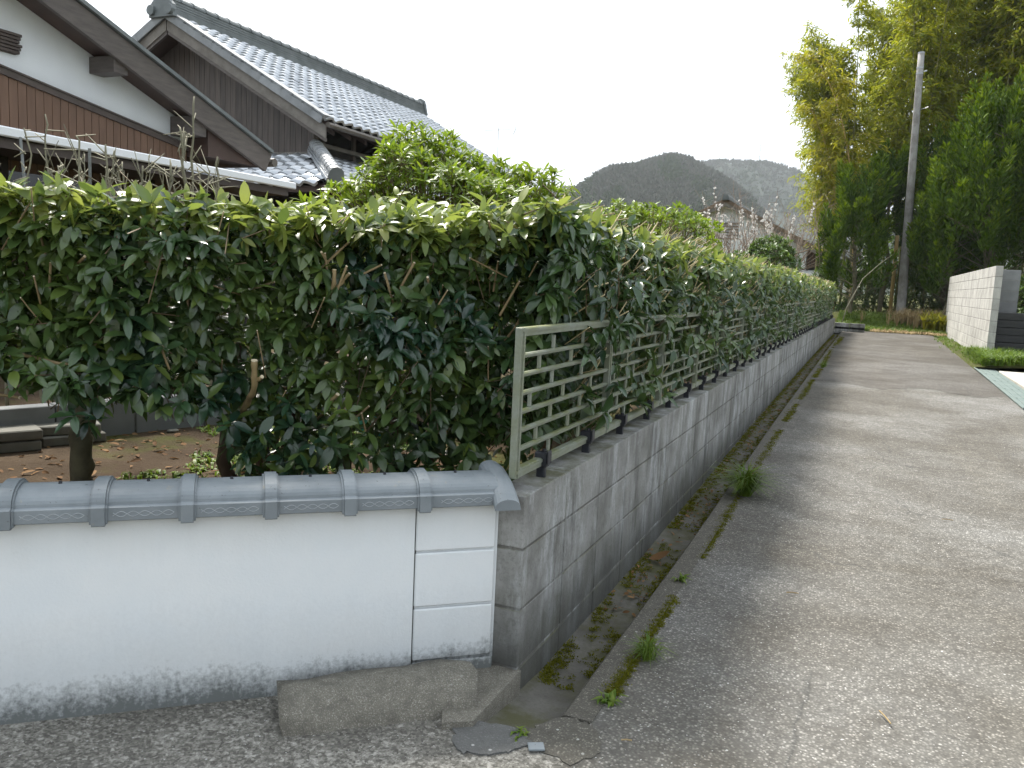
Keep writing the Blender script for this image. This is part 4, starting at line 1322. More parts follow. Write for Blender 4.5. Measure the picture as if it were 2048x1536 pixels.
# roof, soffit, barge
XB = -6.58
mb = MB(); mb.prism([(7.98, rt(7.98) + .012), (3, rt(3) + .012), (-2, rt(-2) + .012), (-2, rt(-2) - .05), (3, rt(3) - .05), (7.98, rt(7.98) - .05)], 'x', -13.2, XB - .05); h1b(mb, 'roof', M['tile_dark'])
mb = MB(); mb.prism([(7.9, so(7.9)), (3, so(3)), (-2, so(-2)), (-2, so(-2) + .09), (3, so(3) + .09), (7.9, so(7.9) + .09)], 'x', -13.1, XB - .051); h1b(mb, 'soffit', M['soffit'])
for ys, ye in ((3, 7.95), (3, -2)):
    mb = MB(); mb.prism([(ys, rt(ys)), (ye, rt(ye)), (ye - (.10 if ye > 0 else -.1), rt(ye) - .20), (ys, rt(ys) - .20)], 'x', XB - .045, XB); h1b(mb, 'barge_board', M['barge_wood'])
    mb = MB(); mb.prism([(ys, rt(ys) + .013), (ye, rt(ye) + .013), (ye, rt(ye) + .05), (ys, rt(ys) + .05)], 'x', XB - .3, XB + .03); h1b(mb, 'verge_edge', M['tile_dark'])
for y0, y1, zt, hgt in ((5.80, 5.96, so(5.96), .13), (6.78, 6.96, so(6.96), .17), (4.4, 4.56, so(4.56), .13)):
    mb = MB(); mb.chamfer(XW, XB - .046, y0, y1, zt - hgt, zt + .02, .004); h1b(mb, 'purlin_end', M['barge_wood'])
mb = MB(); mb.prism([(7.0, so(7.0) - .001), (7.84, so(7.84) - .001), (7.84, so(7.84) - .05), (7.0, so(7.84) - .05)], 'x', -13, XB - .06); h1b(mb, 'boxed_eave', M['soffit'])
mb = MB(); mb.tube([(-13, 8.03, rt(8) - .06), (XB - .02, 8.03, rt(8) - .06)], .05, 8); h1b(mb, 'eave_gutter', M['gutter_metal'])
# canopy
mb = MB(); mb.prism([(-6.20, 2.235), (-6.95, 2.33), (-6.95, 2.30), (-6.20, 2.205)], 'y', 1.5, 7.85); h1b(mb, 'canopy_roof', M['canopy_white'])
mb = MB(); mb.chamfer(-6.215, -6.165, 1.5, 7.88, 2.172, 2.248, .01); h1b(mb, 'canopy_fascia', M['canopy_white'])
mb = MB(); mb.box(-6.93, -6.22, 1.55, 7.8, 2.09, 2.165); h1b(mb, 'canopy_soffit', M['trim_brown'])
for y in (3.2, 4.75, 6.3, 7.7):
    mb = MB(); mb.chamfer(-6.80, -6.73, y, y + .07, GZ, 2.089, .004); h1b(mb, 'canopy_post', M['dark_inside'])
mb = MB(); mb.box(-6.945, -6.93, 2.2, 6.98, GZ, 1.999); h1b(mb, 'dark_glazing', M['glass'])
for y in (2.2, 3.4, 4.6, 5.8, 6.9):
    mb = MB(); mb.chamfer(-6.93, -6.90, y, y + .07, GZ, 1.999, .003); h1b(mb, 'glazing_bar', M['trim_brown'])

# ---- far white house beyond the hedge end
h3 = empty('old_farmhouse', (-5, 38, .5)); tag(h3, 'old white farmhouse with rusty brown roof behind the plum blossom', 'house')
H3 = h3.matrix_basis.inverted()
def h3b(mb, name, mat, smooth=False):
    mb.v = [tuple(H3 @ Vector(p)) for p in mb.v]
    return mb.build(name, mat, h3, smooth)
PK, PZ, s3 = -6.33, 5.12, .50
r3 = lambda x: PZ - s3 * abs(x - PK)
mb = MB(); mb.prism([(-10.6, .2), (-2.82, .2), (-2.82, r3(-2.82) - .12), (PK, PZ - .12), (-10.6, r3(-10.6) - .12)], 'y', 38, 46); h3b(mb, 'wall', M['plaster'])
mb = MB(); mb.prism([(-2.815, .2), (-1.75, .2), (-1.75, r3(-1.75) - .12), (-2.815, r3(-2.815) - .12)], 'y', 38.5, 46); h3b(mb, 'shed_wall', M['dark_cladding'])
for i in range(7):
    xx = -2.80 + i * .15
    mb = MB(); mb.prism([(xx, 2.35), (xx + .13, 2.35), (xx + .13, r3(xx + .13) - .13), (xx, r3(xx) - .13)], 'y', 38.46, 38.495); h3b(mb, 'shed_board', M['board_brown'])
for side in (1, -1):
    xe = -1.35 if side == 1 else -11.2
    mb = MB(); mb.prism([(PK, PZ), (xe, r3(xe)), (xe, r3(xe) - .10), (PK, PZ - .10)], 'y', 37.5, 46.4); h3b(mb, 'roof', M['rust_tile'])
    mb = MB()
    k = 0
    while 37.5 + k * .3 < 46.2:
        yy = 37.5 + k * .3
        mb.prism([(PK, PZ + .002), (xe, r3(xe) + .002), (xe, r3(xe) + .06), (PK, PZ + .06)], 'y', yy, yy + .12); k += 1
    o = h3b(mb, 'roof_rolls', M['rust_tile']); o['kind'] = 'stuff'
    mb = MB(); mb.prism([(PK, PZ - .10), (xe, r3(xe) - .10), (xe, r3(xe) - .26), (PK, PZ - .26)], 'y', 37.52, 37.57); h3b(mb, 'barge_board', M['grey_wood'])
mb = MB(); mb.chamfer(PK - .16, PK + .16, 37.4, 46.4, PZ - .02, PZ + .2, .04); h3b(mb, 'ridge', M['tile_dark'])
mb = MB(); mb.prism([(PK - .2, PZ - .02), (PK + .2, PZ - .02), (PK + .12, PZ + .24), (PK - .12, PZ + .24)], 'y', 37.3, 37.39); h3b(mb, 'ridge_end_tile', M['tile_dark'])
mb = MB()
for i in range(6): mb.chamfer(-6.6, -5.75, 37.95, 38.0, 3.45 + i * .13, 3.53 + i * .13, .006)
h3b(mb, 'louvre', M['grey_wood'])
mb = MB(); mb.prism([(37.1, 2.02), (38.0, 2.22), (38.0, 2.18), (37.1, 1.97)], 'x', -3.3, -2.2); h3b(mb, 'awning', M['canopy_white'])
mb = MB(); mb.chamfer(-3.2, -2.4, 37.97, 38.0, .5, 1.9, .01); h3b(mb, 'door', M['dark_cladding'])

# ------------------------------------------------------------------ garden shrubs
def shrub(name, label, c, rad, n, mat, Lr, ratio, group=None, base=GZ, tilt=(30, 85), k=(5, 9), hang=.15, bumps=.12, ttop=1.0):
    """rounded leafy shrub: leaf whorls through the outer shell of a lumpy ellipsoid, stems below"""
    root = empty(name, (c[0], c[1], base)); tag(root, label, 'shrub', group)
    d = randdir(n); d[:, 2] = np.where(d[:, 2] < -.5, -d[:, 2], d[:, 2])
    lump = 1 + bumps * (np.sin(d[:, 0] * 5 + c[0] * 3) + np.sin(d[:, 1] * 6 + 1 + c[1]) + np.sin(d[:, 2] * 7 + d[:, 0] * 4 + 2)) / 1.5
    rr = (1 - np.abs(RNG.normal(0, .13, n))) * lump
    P = np.array(c)[None] + d * np.array(rad)[None] * rr[:, None]
    A = norm(d * np.array([1, 1, ttop]) + np.array([0, 0, .7]) + RNG.normal(size=(n, 3)) * .35)
    LP, LD, LN, LL, LW = whorls(P, A, k, tilt, Lr, ratio, hang)
    V, F = leaves(LP, LD, LN, LL, LW, .2)
    o = link('foliage', mesh_np('foliage', V - np.array(root.location), F, True), mat, root); o['kind'] = 'stuff'
    V, F = sticks(P - A * RNG.uniform(.1, .3, n)[:, None], P, .004, .002, 3)
    o = link('twigs', mesh_np('twigs', V - np.array(root.location), F), M['twig'], root); o['kind'] = 'stuff'
    for i in range(5):
        e = np.array(c) + np.array([RNG.uniform(-.5, .5) * rad[0], RNG.uniform(-.5, .5) * rad[1], rad[2] * .3])
        limb(root, 'stem', [(c[0] + RNG.uniform(-.08, .08), c[1] + RNG.uniform(-.08, .08), base - .03), ((c[0] + e[0]) / 2, (c[1] + e[1]) / 2, (base + c[2]) / 2), tuple(e)], .025, .008, M['bark_brown'], 6, 4, .01)
    return root
shrub('leafy_shrub', 'tall bright green rounded shrub behind the front hedge, below the tiled roof', (-3.0, 5.5, 1.38), (.98, .75, .86), 1900, M['leaf_bright'], (.06, .10), .26, hang=.1, bumps=.16)
shrub('leafy_shrub', 'upright yellow-green shrub rising above the alley hedge in mid-length', (-2.55, 9.6, 1.45), (1.0, .9, .78), 900, M['leaf_bright'], (.06, .09), .36, bumps=.14)
shrub('leafy_shrub', 'dark green shrub above the hedge in front of the white farmhouse', (-2.15, 18.6, 1.38), (.78, .8, .98), 1100, M['leaf_mid'], (.07, .12), .32, bumps=.14)
shrub('leafy_shrub', 'small pale-leaved sprout above the hedge where it turns the corner', (-2.05, 5.2, 1.35), (.16, .16, .38), 40, M['leaf_mid'], (.06, .10), .36, bumps=.05)

# bare thorny shrub with canes and stakes
th = empty('bare_shrub', (-4.4, 3.75, GZ)); tag(th, 'bare thorny shrub of pale pruned canes below the white canopy', 'shrub')
def cane(px, py, h, lean, r, parent, twigs=8, mat=None, nm='cane'):
    pts = [(px, py, GZ - .02), (px + lean[0] * .3, py + lean[1] * .3, GZ + h * .4), (px + lean[0] * .7, py + lean[1] * .7, GZ + h * .75), (px + lean[0], py + lean[1], GZ + h)]
    limb(parent, nm, pts, r, r * .45, mat or M['thorn_bark'], 6, 5, .008)
    A, B = [], []
    for i in range(twigs):
        t = RNG.uniform(.5, 1)
        p = np.array([px + lean[0] * t, py + lean[1] * t, GZ + h * t])
        d = norm(RNG.normal(size=(1, 3)) + np.array([[0, 0, .5]]))[0]
        A.append(p); B.append(p + d * RNG.uniform(.04, .18))
    return A, B
AA, BB = [], []
for k in range(30):
    px, py = -4.4 + RNG.uniform(-.55, .55), 3.75 + RNG.uniform(-.45, .5)
    hgt = RNG.uniform(1.35, 1.62) + (.25 if k in (3, 9, 13) else 0)
    a, b = cane(px, py, hgt, (RNG.normal(0, .12), RNG.normal(0, .12)), RNG.uniform(.006, .015), th, 20)
    AA += a; BB += b
for (px, py, hgt) in ((-4.12, 4.15, 1.98), (-4.02, 4.25, 1.62), (-4.1, 4.05, 1.75)):
    a, b = cane(px, py, hgt, (.05, .02), .012, th, 26); AA += a; BB += b
V, F = sticks(np.array(AA), np.array(BB), .0045, .0025, 4)
o = link('thorny_twigs', mesh_np('thorny_twigs', V - np.array(th.location), F), M['thorn_bark'], th); o['kind'] = 'stuff'
for (x0, y0, x1, y1, z1, lab) in ((-4.55, 3.45, -5.05, 3.70, 2.02, 'slanting grey garden stake among the bare thorny canes'), (-4.5, 3.75, -4.5, 3.75, 1.95, 'upright grey garden stake among the bare thorny canes')):
    mb = MB(); mb.tube([(x0, y0, GZ - .02), (x1, y1, z1)], .009, 8)
    o = mb.build('garden_stake', M['stake']); tag(o, lab, 'stake')

# plum tree: bare shoots, some in white blossom
pl = empty('plum_tree', (-3.7, 25, GZ)); tag(pl, 'bare plum tree with white blossom on upright shoots', 'tree')
limb(pl, 'trunk', [(-3.7, 25, GZ - .05), (-3.75, 25.05, 1.0), (-3.6, 25, 1.7)], .09, .06, M['plum_bark'], 9, 4, .02)
AA, BB, RA = [], [], []
BL = []
for k in range(11):
    ang = 2 * math.pi * k / 11 + RNG.uniform(-.2, .2); rad = RNG.uniform(.6, 1.7)
    e = np.array([-3.55 + rad * math.cos(ang) * 1.15, 25 + rad * math.sin(ang) * .9, RNG.uniform(1.9, 2.7)])
    limb(pl, 'limb', [(-3.65, 25, 1.5), tuple(np.array([-3.65, 25, 1.6]) * .5 + e * .5 + np.array([0, 0, .1])), tuple(e)], .045, .018, M['plum_bark'], 6, 4, .03)
    for j in range(9):
        t = RNG.uniform(.35, 1); b0 = np.array([-3.65, 25, 1.55]) * (1 - t) + e * t
        ln = RNG.uniform(.7, 1.9)
        d = norm(np.array([[RNG.normal(0, .38), RNG.normal(0, .35), 1.]]))[0]
        m1 = b0 + d * ln * .55 + RNG.normal(0, .03, 3); e1 = m1 + norm((d + np.array([0, 0, .25]))[None])[0] * ln * .45
        AA += [b0, m1]; BB += [m1, e1]; RA += [.011, .007]
        for q in range(4):
            tt = RNG.uniform(.3, 1); p = m1 * (1 - tt) + e1 * tt
            AA.append(p); BB.append(p + RNG.normal(0, .12, 3) + np.array([0, 0, .15])); RA.append(.005)
        if RNG.uniform() < .45:
            for q in range(RNG.integers(6, 14)):
                tt = RNG.uniform(.1, 1); BL.append(m1 * (1 - tt) + e1 * tt + RNG.normal(0, .012, 3))
AA, BB, RA = np.array(AA), np.array(BB), np.array(RA)
V, F = sticks(AA, BB, RA, RA * .6, 4)
o = link('shoots', mesh_np('shoots', V - np.array(pl.location), F), M['plum_bark'], pl); o['kind'] = 'stuff'
BL = np.array(BL)
P = np.repeat(BL, 7, 0); D = randdir(len(P)); L = RNG.uniform(.03, .05, len(P))
V, F = leaves(P, D, randdir(len(P)), L, L * .9, .2)
o = link('blossom', mesh_np('blossom', V - np.array(pl.location), F), M['blossom'], pl); o['kind'] = 'stuff'
# second bare tree, reddish, further right
pt = empty('bare_tree', (-2.6, 29.5, .4)); tag(pt, 'leafless reddish twiggy tree beside the farmhouse roof', 'tree')
limb(pt, 'trunk', [(-2.6, 29.5, .3), (-2.65, 29.5, 1.2), (-2.6, 29.5, 2.2)], .08, .05, M['plum_bark'], 8, 4, .02)
AA, BB, RA = [], [], []
for k in range(34):
    b0 = np.array([-2.6 + RNG.normal(0, .5), 29.5 + RNG.normal(0, .5), RNG.uniform(1.9, 2.8)]); ln = RNG.uniform(.8, 2.0)
    d = norm(np.array([[RNG.normal(.1, .35), RNG.normal(0, .35), 1.]]))[0]; e1 = b0 + d * ln
    AA += [np.array([-2.6, 29.5, 1.9]), b0]; BB += [b0, e1]; RA += [.014, .009]
    for q in range(7):
        tt = RNG.uniform(.2, 1); p = b0 * (1 - tt) + e1 * tt; AA.append(p); BB.append(p + RNG.normal(0, .2, 3) + np.array([0, 0, .2])); RA.append(.006)
AA, BB, RA = np.array(AA), np.array(BB), np.array(RA)
V, F = sticks(AA, BB, RA, RA * .6, 4)
o = link('twigs', mesh_np('twigs', V - np.array(pt.location), F), M['plum_bark'], pt); o['kind'] = 'stuff'

# ------------------------------------------------------------------ bamboo grove
def bamboo_variant(h, seed, mat, cmat, label, leaf_n=1.0, start=.32, lean=None, ca=None):
    root = empty('bamboo', (0, 0, 0)); tag(root, label, 'bamboo', 'bamboo culms in the grove')
    lean = RNG.uniform(.5, 1.3) if lean is None else lean; ca = RNG.uniform(0, 6.28) if ca is None else ca
    N = 22
    pts = []
    for i in range(N + 1):
        t = i / N
        b = lean * t ** 2.6
        pts.append(np.array([math.cos(ca) * b, math.sin(ca) * b, h * t - .25 * lean * max(0, t - .8) * 3]))
    pts = np.array(pts)
    mb = MB(); mb.tube([tuple(p) for p in pts], [(.042 * (1 - .86 * (i / N)) + (.004 if i % 2 else 0)) for i in range(N + 1)], 7)
    mb.build('culm', cmat, root, True)
    BA, BB_, LPp, LDd = [], [], [], []
    nb = 74
    for k in range(nb):
        t = start + (1 - start) * (k / nb) ** .9
        p = np.array([np.interp(t, np.linspace(0, 1, N + 1), pts[:, j]) for j in range(3)])
        a = RNG.uniform(0, 2 * math.pi); ln = RNG.uniform(.7, 1.6) * (1.15 - .55 * t)
        d = np.array([math.cos(a), math.sin(a), RNG.uniform(.25, .9)]); d /= np.linalg.norm(d)
        m1 = p + d * ln * .55; e1 = m1 + np.array([d[0], d[1], d[2] - .85]) * ln * .5
        BA += [p, m1]; BB_ += [m1, e1]
        for q in range(int(52 * leaf_n)):
            u = RNG.uniform(.25, 1.05)
            c = (p + (m1 - p) * u / .55) if u < .55 else (m1 + (e1 - m1) * (u - .55) / .45)
            c = c + RNG.normal(0, .10, 3)
            LPp.append(c); LDd.append(np.array([d[0] * .6 + RNG.normal(0, .6), d[1] * .6 + RNG.normal(0, .6), -.45 + RNG.normal(0, .35)]))
    V, F = sticks(np.array(BA), np.array(BB_), .007, .004, 3)
    o = link('branches', mesh_np('branches', V, F), cmat, root); o['kind'] = 'stuff'
    P, D = np.array(LPp), np.array(LDd)
    L = RNG.uniform(.15, .27, len(P))
    V, F = blades(P, D, np.array([0, 0, 1.]) + RNG.normal(size=P.shape) * .5, L, L * .22, .4)
    o = link('foliage', mesh_np('foliage', V, F), mat, root); o['kind'] = 'stuff'
    return root
BLAB = 'tall green bamboo in the dense grove behind the utility pole'
variants = [bamboo_variant(RNG.uniform(10.5, 12), i, M['bamboo_leaf'], M['culm'], BLAB) for i in range(4)]
spots = []
for k in range(17):
    spots.append((-2.1 + k * .55 + RNG.uniform(-.25, .25), 33.2 + RNG.uniform(-.8, .8), min(1.2, (.84 + .05 * k) * RNG.uniform(.94, 1.06))))
for k in range(16):
    spots.append((-1.3 + k * .85 + RNG.uniform(-.3, .3), 36.2 + RNG.uniform(-1, 1), min(1.35, (.98 + .06 * k) * RNG.uniform(.94, 1.06))))
for k in range(14):
    spots.append((-.2 + k * 1.0 + RNG.uniform(-.3, .3), 39.5 + RNG.uniform(-1, 1), min(1.45, (1.12 + .06 * k) * RNG.uniform(.94, 1.06))))
for i, (x, y, sc_) in enumerate(spots):
    v = variants[i % 4]
    o = v if i < 4 else copy_tree(v)
    o.location = (x, y, bankz(x, y) - .05); o.scale = (sc_, sc_, sc_); o.rotation_euler = (0, 0, RNG.uniform(0, 6.28))
gold = bamboo_variant(9.0, 9, M['bamboo_gold'], M['culm_gold'], 'golden yellow bamboo leaning out at the edge of the grove by the farmhouse', .6, .28, 1.9, math.pi)
gold.location = (-.75, 31.0, bankz(-.75, 31) - .05); gold.rotation_euler = (0, 0, 0); gold['group'] = 'yellow bamboo at the grove edge'
for i, (x, y, sc_, rot) in enumerate(((-1.55, 33.0, .80, .2), (-1.7, 34.2, .9, -.3), (-1.2, 34.8, .97, .4), (-.9, 33.6, .92, -.1), (-1.9, 35.2, .86, .1))):
    if i == 0: eg = bamboo_variant(11.0, 30, M['bamboo_leaf'], M['culm'], 'green bamboo arching out over the farmhouse roof at the grove edge', 1.0, .28, 2.2, math.pi); eg['group'] = 'arching bamboo at the grove edge'; o = eg
    else: o = copy_tree(eg)
    o.location = (x, y, bankz(x, y) - .05); o.scale = (sc_, sc_, sc_); o.rotation_euler = (0, 0, rot)
g2 = copy_tree(gold); g2.location = (-1.3, 32.0, bankz(-1.3, 32)); g2.scale = (.8, .8, .8); g2.rotation_euler = (0, 0, .5)
g2['label'] = 'shorter yellowing bamboo low at the edge of the grove by the farmhouse'
g3 = copy_tree(gold); g3.location = (3.6, 33.5, bankz(3.6, 33)); g3.scale = (1.45, 1.45, 1.45); g3.rotation_euler = (0, 0, 2.2)
g3['label'] = 'tallest yellow-topped bamboo rising above the dark junipers'

# ------------------------------------------------------------------ junipers
def juniper(name, label, loc, h, rad, zbase, nplume, trunk_r=.09, group='dark junipers by the grove'):
    root = empty(name, loc); tag(root, label, 'juniper', group)
    limb(root, 'trunk', [(loc[0], loc[1], loc[2] - .1), (loc[0] + .1, loc[1], loc[2] + h * .3), (loc[0] - .05, loc[1] + .1, loc[2] + h * .6), (loc[0], loc[1], loc[2] + h * .9)], trunk_r, .02, M['bark'], 8, 4, .03)
    PP, DD, LL, UU = [], [], [], []
    BA, BB_ = [], []
    for k in range(nplume):
        t = RNG.uniform(0, 1) ** .85
        zc = zbase + (h - zbase) * t
        a = RNG.uniform(0, 2 * math.pi)
        prof = math.sin(math.pi * min(1, .18 + .82 * t)) ** .7 if t > .05 else .7
        rr = rad * prof * RNG.uniform(.45, 1.0) * (1 + .25 * math.sin(3 * a + k % 3))
        b0 = np.array([rr * math.cos(a), rr * math.sin(a), zc])
        out = np.array([math.cos(a + .6), math.sin(a + .6), 0])
        ln = RNG.uniform(.7, 1.35) * (.55 + .4 * rad)
        BA.append(np.array([0, 0, max(.2, zc - .5 * rr)])); BB_.append(b0)
        n = 230
        u = RNG.uniform(0, 1, n)
        ax = b0[None] + out[None] * (ln * .5 * np.sin(u * 1.3))[:, None] + np.array([0, 0, 1.]) * (ln * (u ** 1.15) * 1.15)[:, None]
        w = .24 * ln * np.sin(math.pi * (.12 + .86 * u)) ** .8 * (1 - .35 * u) + .01
        rd = randdir(n); rd[:, 2] *= .4
        p = ax + rd * (w * RNG.uniform(.6, 1.05, n))[:, None]
        d = norm(np.array([0, 0, .9]) + out[None] * .3 + rd * .75 + RNG.normal(size=(n, 3)) * .18)
        PP.append(p); DD.append(d); LL.append(RNG.uniform(.09, .19, n)); UU.append(u)
    P, D, L = np.concatenate(PP), np.concatenate(DD), np.concatenate(LL)
    tip = np.concatenate(UU) + RNG.normal(0, .12, len(P)) > .78  # tip blades get the brighter colour that stands for sunlit edges
    for nm, sel, mt in (('foliage', ~tip, 'juniper'), ('sunlit_young_foliage', tip, 'juniper_tip')):
        V, F = blades(P[sel], D[sel], randdir(sel.sum()), L[sel], L[sel] * .3, .2)
        o = link(nm, mesh_np(nm, V, F), M[mt], root); o['kind'] = 'stuff'
    V, F = sticks(np.array(BA), np.array(BB_), .018, .008, 4)
    o = link('branches', mesh_np('branches', V, F), M['bark'], root); o['kind'] = 'stuff'
    return root
juniper('juniper_tree', 'low bushy juniper left of the utility pole base', (-.7, 29.3, .55), 4.0, .9, .4, 46)
juniper('juniper_tree', 'slim juniper plumes just left of the utility pole', (.2, 31.2, .6), 5.0, .5, 1.4, 32)
juniper('juniper_tree', 'spreading juniper between the utility pole and the block wall', (2.05, 29.0, .55), 3.3, 1.0, .8, 52)
juniper('juniper_tree', 'tall dark juniper towering behind the concrete block wall', (3.0, 28.4, .5), 6.0, 1.6, 1.5, 120, .13)
juniper('juniper_tree', 'dark juniper half out of view behind the block wall end', (4.9, 27.2, .45), 6.7, 1.6, 1.3, 110, .13)
juniper('juniper_tree', 'tall juniper filling the gap behind the pole and the spreading one', (2.1, 31.6, .65), 5.2, 1.3, .8, 80, .1)
for i, (x, y, lab) in enumerate(((-1.2, 31.6, 'dark undergrowth bush at the foot of the bamboo beside the hedge end'), (.9, 33.0, 'dark undergrowth bush behind the utility pole'), (3.2, 31.5, 'dark undergrowth bush behind the block wall'), (5.5, 31, 'dark undergrowth bush beyond the black boards'), (4.3, 33.5, 'dark undergrowth bush among the junipers on the right'), (7.2, 33.0, 'dark undergrowth bush beside the right edge of the grove'), (2.2, 34.6, 'dark undergrowth bush deep in the grove'), (4.4, 25.0, 'green bush beyond the end of the short return wall'), (6.0, 28.5, 'dark undergrowth bush under the right-hand junipers'))):
    shrub('undergrowth_bush', lab, (x, y, 1.2), (1.3, .9, 1.1), 500, M['leaf_mid'], (.10, .17), .35, 'undergrowth below the grove', base=.5)
for i, (x, y, lab) in enumerate(((1.5, 43, 'dark evergreen far behind the pole in the grove'), (5.0, 43.5, 'dark evergreen far behind the junipers'), (8.5, 42.5, 'dark evergreen far behind the right edge of the grove'))):
    shrub('evergreen_tree', lab, (x, y, 2.6), (2.4, 1.4, 2.6), 900, M['leaf_mid'], (.16, .3), .4, 'dark evergreens behind the grove', base=.6)
# bare arching branch at the alley end
mb = MB(); mb.tube([(-.82, 26.2, .25), (-.70, 26.3, .9), (-.35, 26.6, 1.75), (.1, 27.0, 2.25), (.45, 27.4, 2.55)], [.013, .012, .010, .008, .004], 6)
o = mb.build('bare_branch', M['thorn_bark'], None, True); tag(o, 'bare branch arching up from the end of the hedge', 'branch')

# ------------------------------------------------------------------ utility pole and wires
up_ = empty('utility_pole', (.86, 30, .5)); tag(up_, 'weathered concrete utility pole leaning beside the bamboo', 'utility pole')
pb, pt_ = Vector((0, 0, -.2)), Vector((-.20, 0, 8.42))
mb = MB(); mb.tube([pb + (pt_ - pb) * (i / 12) for i in range(13)], [.145 - .05 * i / 12 for i in range(13)], 16); mb.build('shaft', M['pole'], up_, True)
def at(t): return pb + (pt_ - pb) * t
for t in (.925, .945):
    mb = MB(); mb.tube([at(t), at(t + .006)], .106, 16); mb.build('steel_band', M['grey_metal'], up_)
mb = MB(); mb.tube([at(.935) + Vector((.11, -.02, 0)), at(.935) + Vector((.2, -.03, .02))], .022, 8); mb.build('insulator', M['canopy_white'], up_)
mb = MB(); mb.tube([at(.999), at(1.004)], .099, 16); mb.build('cap', M['grey_metal'], up_)
mb = MB(); mb.tube([at(.80) + Vector((.10, 0, 0)), at(.80) + Vector((.32, -.1, .06))], .009, 5); mb.build('foot_bolt', M['grey_metal'], up_)
for i, dz in enumerate((0, -.18)):
    a = Vector((.86, 30, .5)) + at(.938) + Vector((.12, -.02, dz)); b = Vector((9, 10, 11.0 + dz))
    mb = MB(); mb.tube([a + (b - a) * (k / 16) + Vector((0, 0, -1.2 * (k / 16) * (1 - k / 16))) for k in range(17)], .004, 4)
    o = mb.build('overhead_wire', M['wire']); tag(o, ('upper' if i == 0 else 'lower') + ' thin wire running from the utility pole top to the upper right', 'wire', 'wires from the utility pole')
# orange marker post beside the pole
mb = MB(); mb.tube([(.55, 30.8, .5), (.53, 30.8, 3.3)], .06, 8); o = mb.build('marker_post', M['culm_gold'], None, True); tag(o, 'orange-yellow bamboo stem standing left of the utility pole', 'post')

# ------------------------------------------------------------------ pale block wall on the right
RX, RY0, RY1 = 1.97, 17.3, 27.4
pw = empty('concrete_wall', (RX, RY0, .2)); tag(pw, 'pale concrete block wall right of the alley', 'wall')
v, f = chamfer_box(0, .12, .001, .399, 0, .191, .004); pbm = bpy.data.meshes.new('block'); pbm.from_pydata(v, [], f); pbm.materials.append(M['block_pale'])
NBk = 25
for r in range(9):
    for k in range(NBk):
        place('block', pbm, pw, (RNG.uniform(-.0015, .0015), k * .4, -.08 + r * .2 + .003))
mb = MB(); mb.box(.004, .116, .006, NBk * .4 - .004, -.2, 1.713); mb.build('mortar', M['mortar_pale'], pw)
rt_ = empty('concrete_wall', (RX + .122, RY0 + .85, .2)); tag(rt_, 'short concrete return wall behind the stack of black boards', 'wall')
v, f = chamfer_box(.003, .395, 0, .12, 0, .193, .004); pbm2 = bpy.data.meshes.new('block'); pbm2.from_pydata(v, [], f); pbm2.materials.append(M['low_block'])
for r in range(9):
    place('block', pbm2, rt_, (0, 0, -.08 + r * .2 + .003 - .04))
mb = MB(); mb.box(.006, .392, .004, .116, -.2, 1.67); mb.build('mortar', M['mortar_pale'], rt_)
# black boards stacked in front of the return
pos = ['bottom', 'second from the bottom', 'third from the bottom', 'third from the top', 'second from the top', 'topmost']
for i in range(6):
    mb = MB(); mb.chamfer(0, 2.3, 0, .14, 0, .138, .012)
    o = mb.build('black_board', M['sleeper']); o.location = (RX + .125 + RNG.uniform(0, .015), RY0 + .45 + RNG.uniform(-.012, .012), .245 + i * .139)
    tag(o, 'black weathered board beside the pale block wall, %s in the stack' % pos[i], 'board', 'stack of black boards')

# drain cover strips
for k in range(5):
    y0 = 10.42 + k * .99
    mb = MB(); mb.chamfer(1.606, 1.905, 0, .985, -.008, .0, .002); mb.chamfer(1.600, 1.63, 0, .985, -.001, .014, .002)
    for j in range(3): mb.box(1.67 + j * .08, 1.69 + j * .08, .03, .95, .0, .004)
    o = mb.build('drain_cover', M['drain']); o.location = (0, y0, rz(y0) + .012)
    o.rotation_euler = (math.atan2(rz(y0 + .99) - rz(y0), .99), 0, 0)
    tag(o, 'green steel drain cover beside the pale yard slab, %s from the block wall' % ['fifth', 'fourth', 'third', 'second', 'first'][k], 'drain cover', 'drain covers along the road edge')

# ------------------------------------------------------------------ garden bits under the hedge
lw = empty('low_wall', (-3.97, 2.55, GZ), math.radians(71)); tag(lw, 'low grey block edging in the shady garden', 'wall')
v, f = chamfer_box(.003, .395, -.1, 0, 0, .19, .004); lbm = bpy.data.meshes.new('block'); lbm.from_pydata(v, [], f); lbm.materials.append(M['low_block'])
for k in range(-3, 6): place('block', lbm, lw, (k * .4, 0, -.005), (0, 0, RNG.normal(0, .01)))
mb = MB(); mb.box(-1.2, 2.4, -.09, -.01, -.05, .175); mb.build('mortar', M['mortar'], lw)
for i, (x, y, z, r, w, l) in enumerate(((-3.80, 2.62, 0, 1.1, .12, .17), (-3.80, 2.62, .055, 1.12, .125, .175), (-3.70, 2.93, 0, 1.2, .10, .15), (-3.72, 2.93, .05, 1.0, .11, .15))):
    mb = MB(); mb.chamfer(-l, l, -w, w, 0, .048, .006); o = mb.build('paving_slab', M['slab']); o.location = (x, y, GZ + z); o.rotation_euler = (0, 0, r)
    tag(o, ['lower grey slab of the pile at the garden edge', 'upper grey slab of the pile at the garden edge', 'lower of two small slabs beside the slab pile', 'upper of two small slabs beside the slab pile'][i], 'slab', 'slabs piled in the garden')
st_i = []
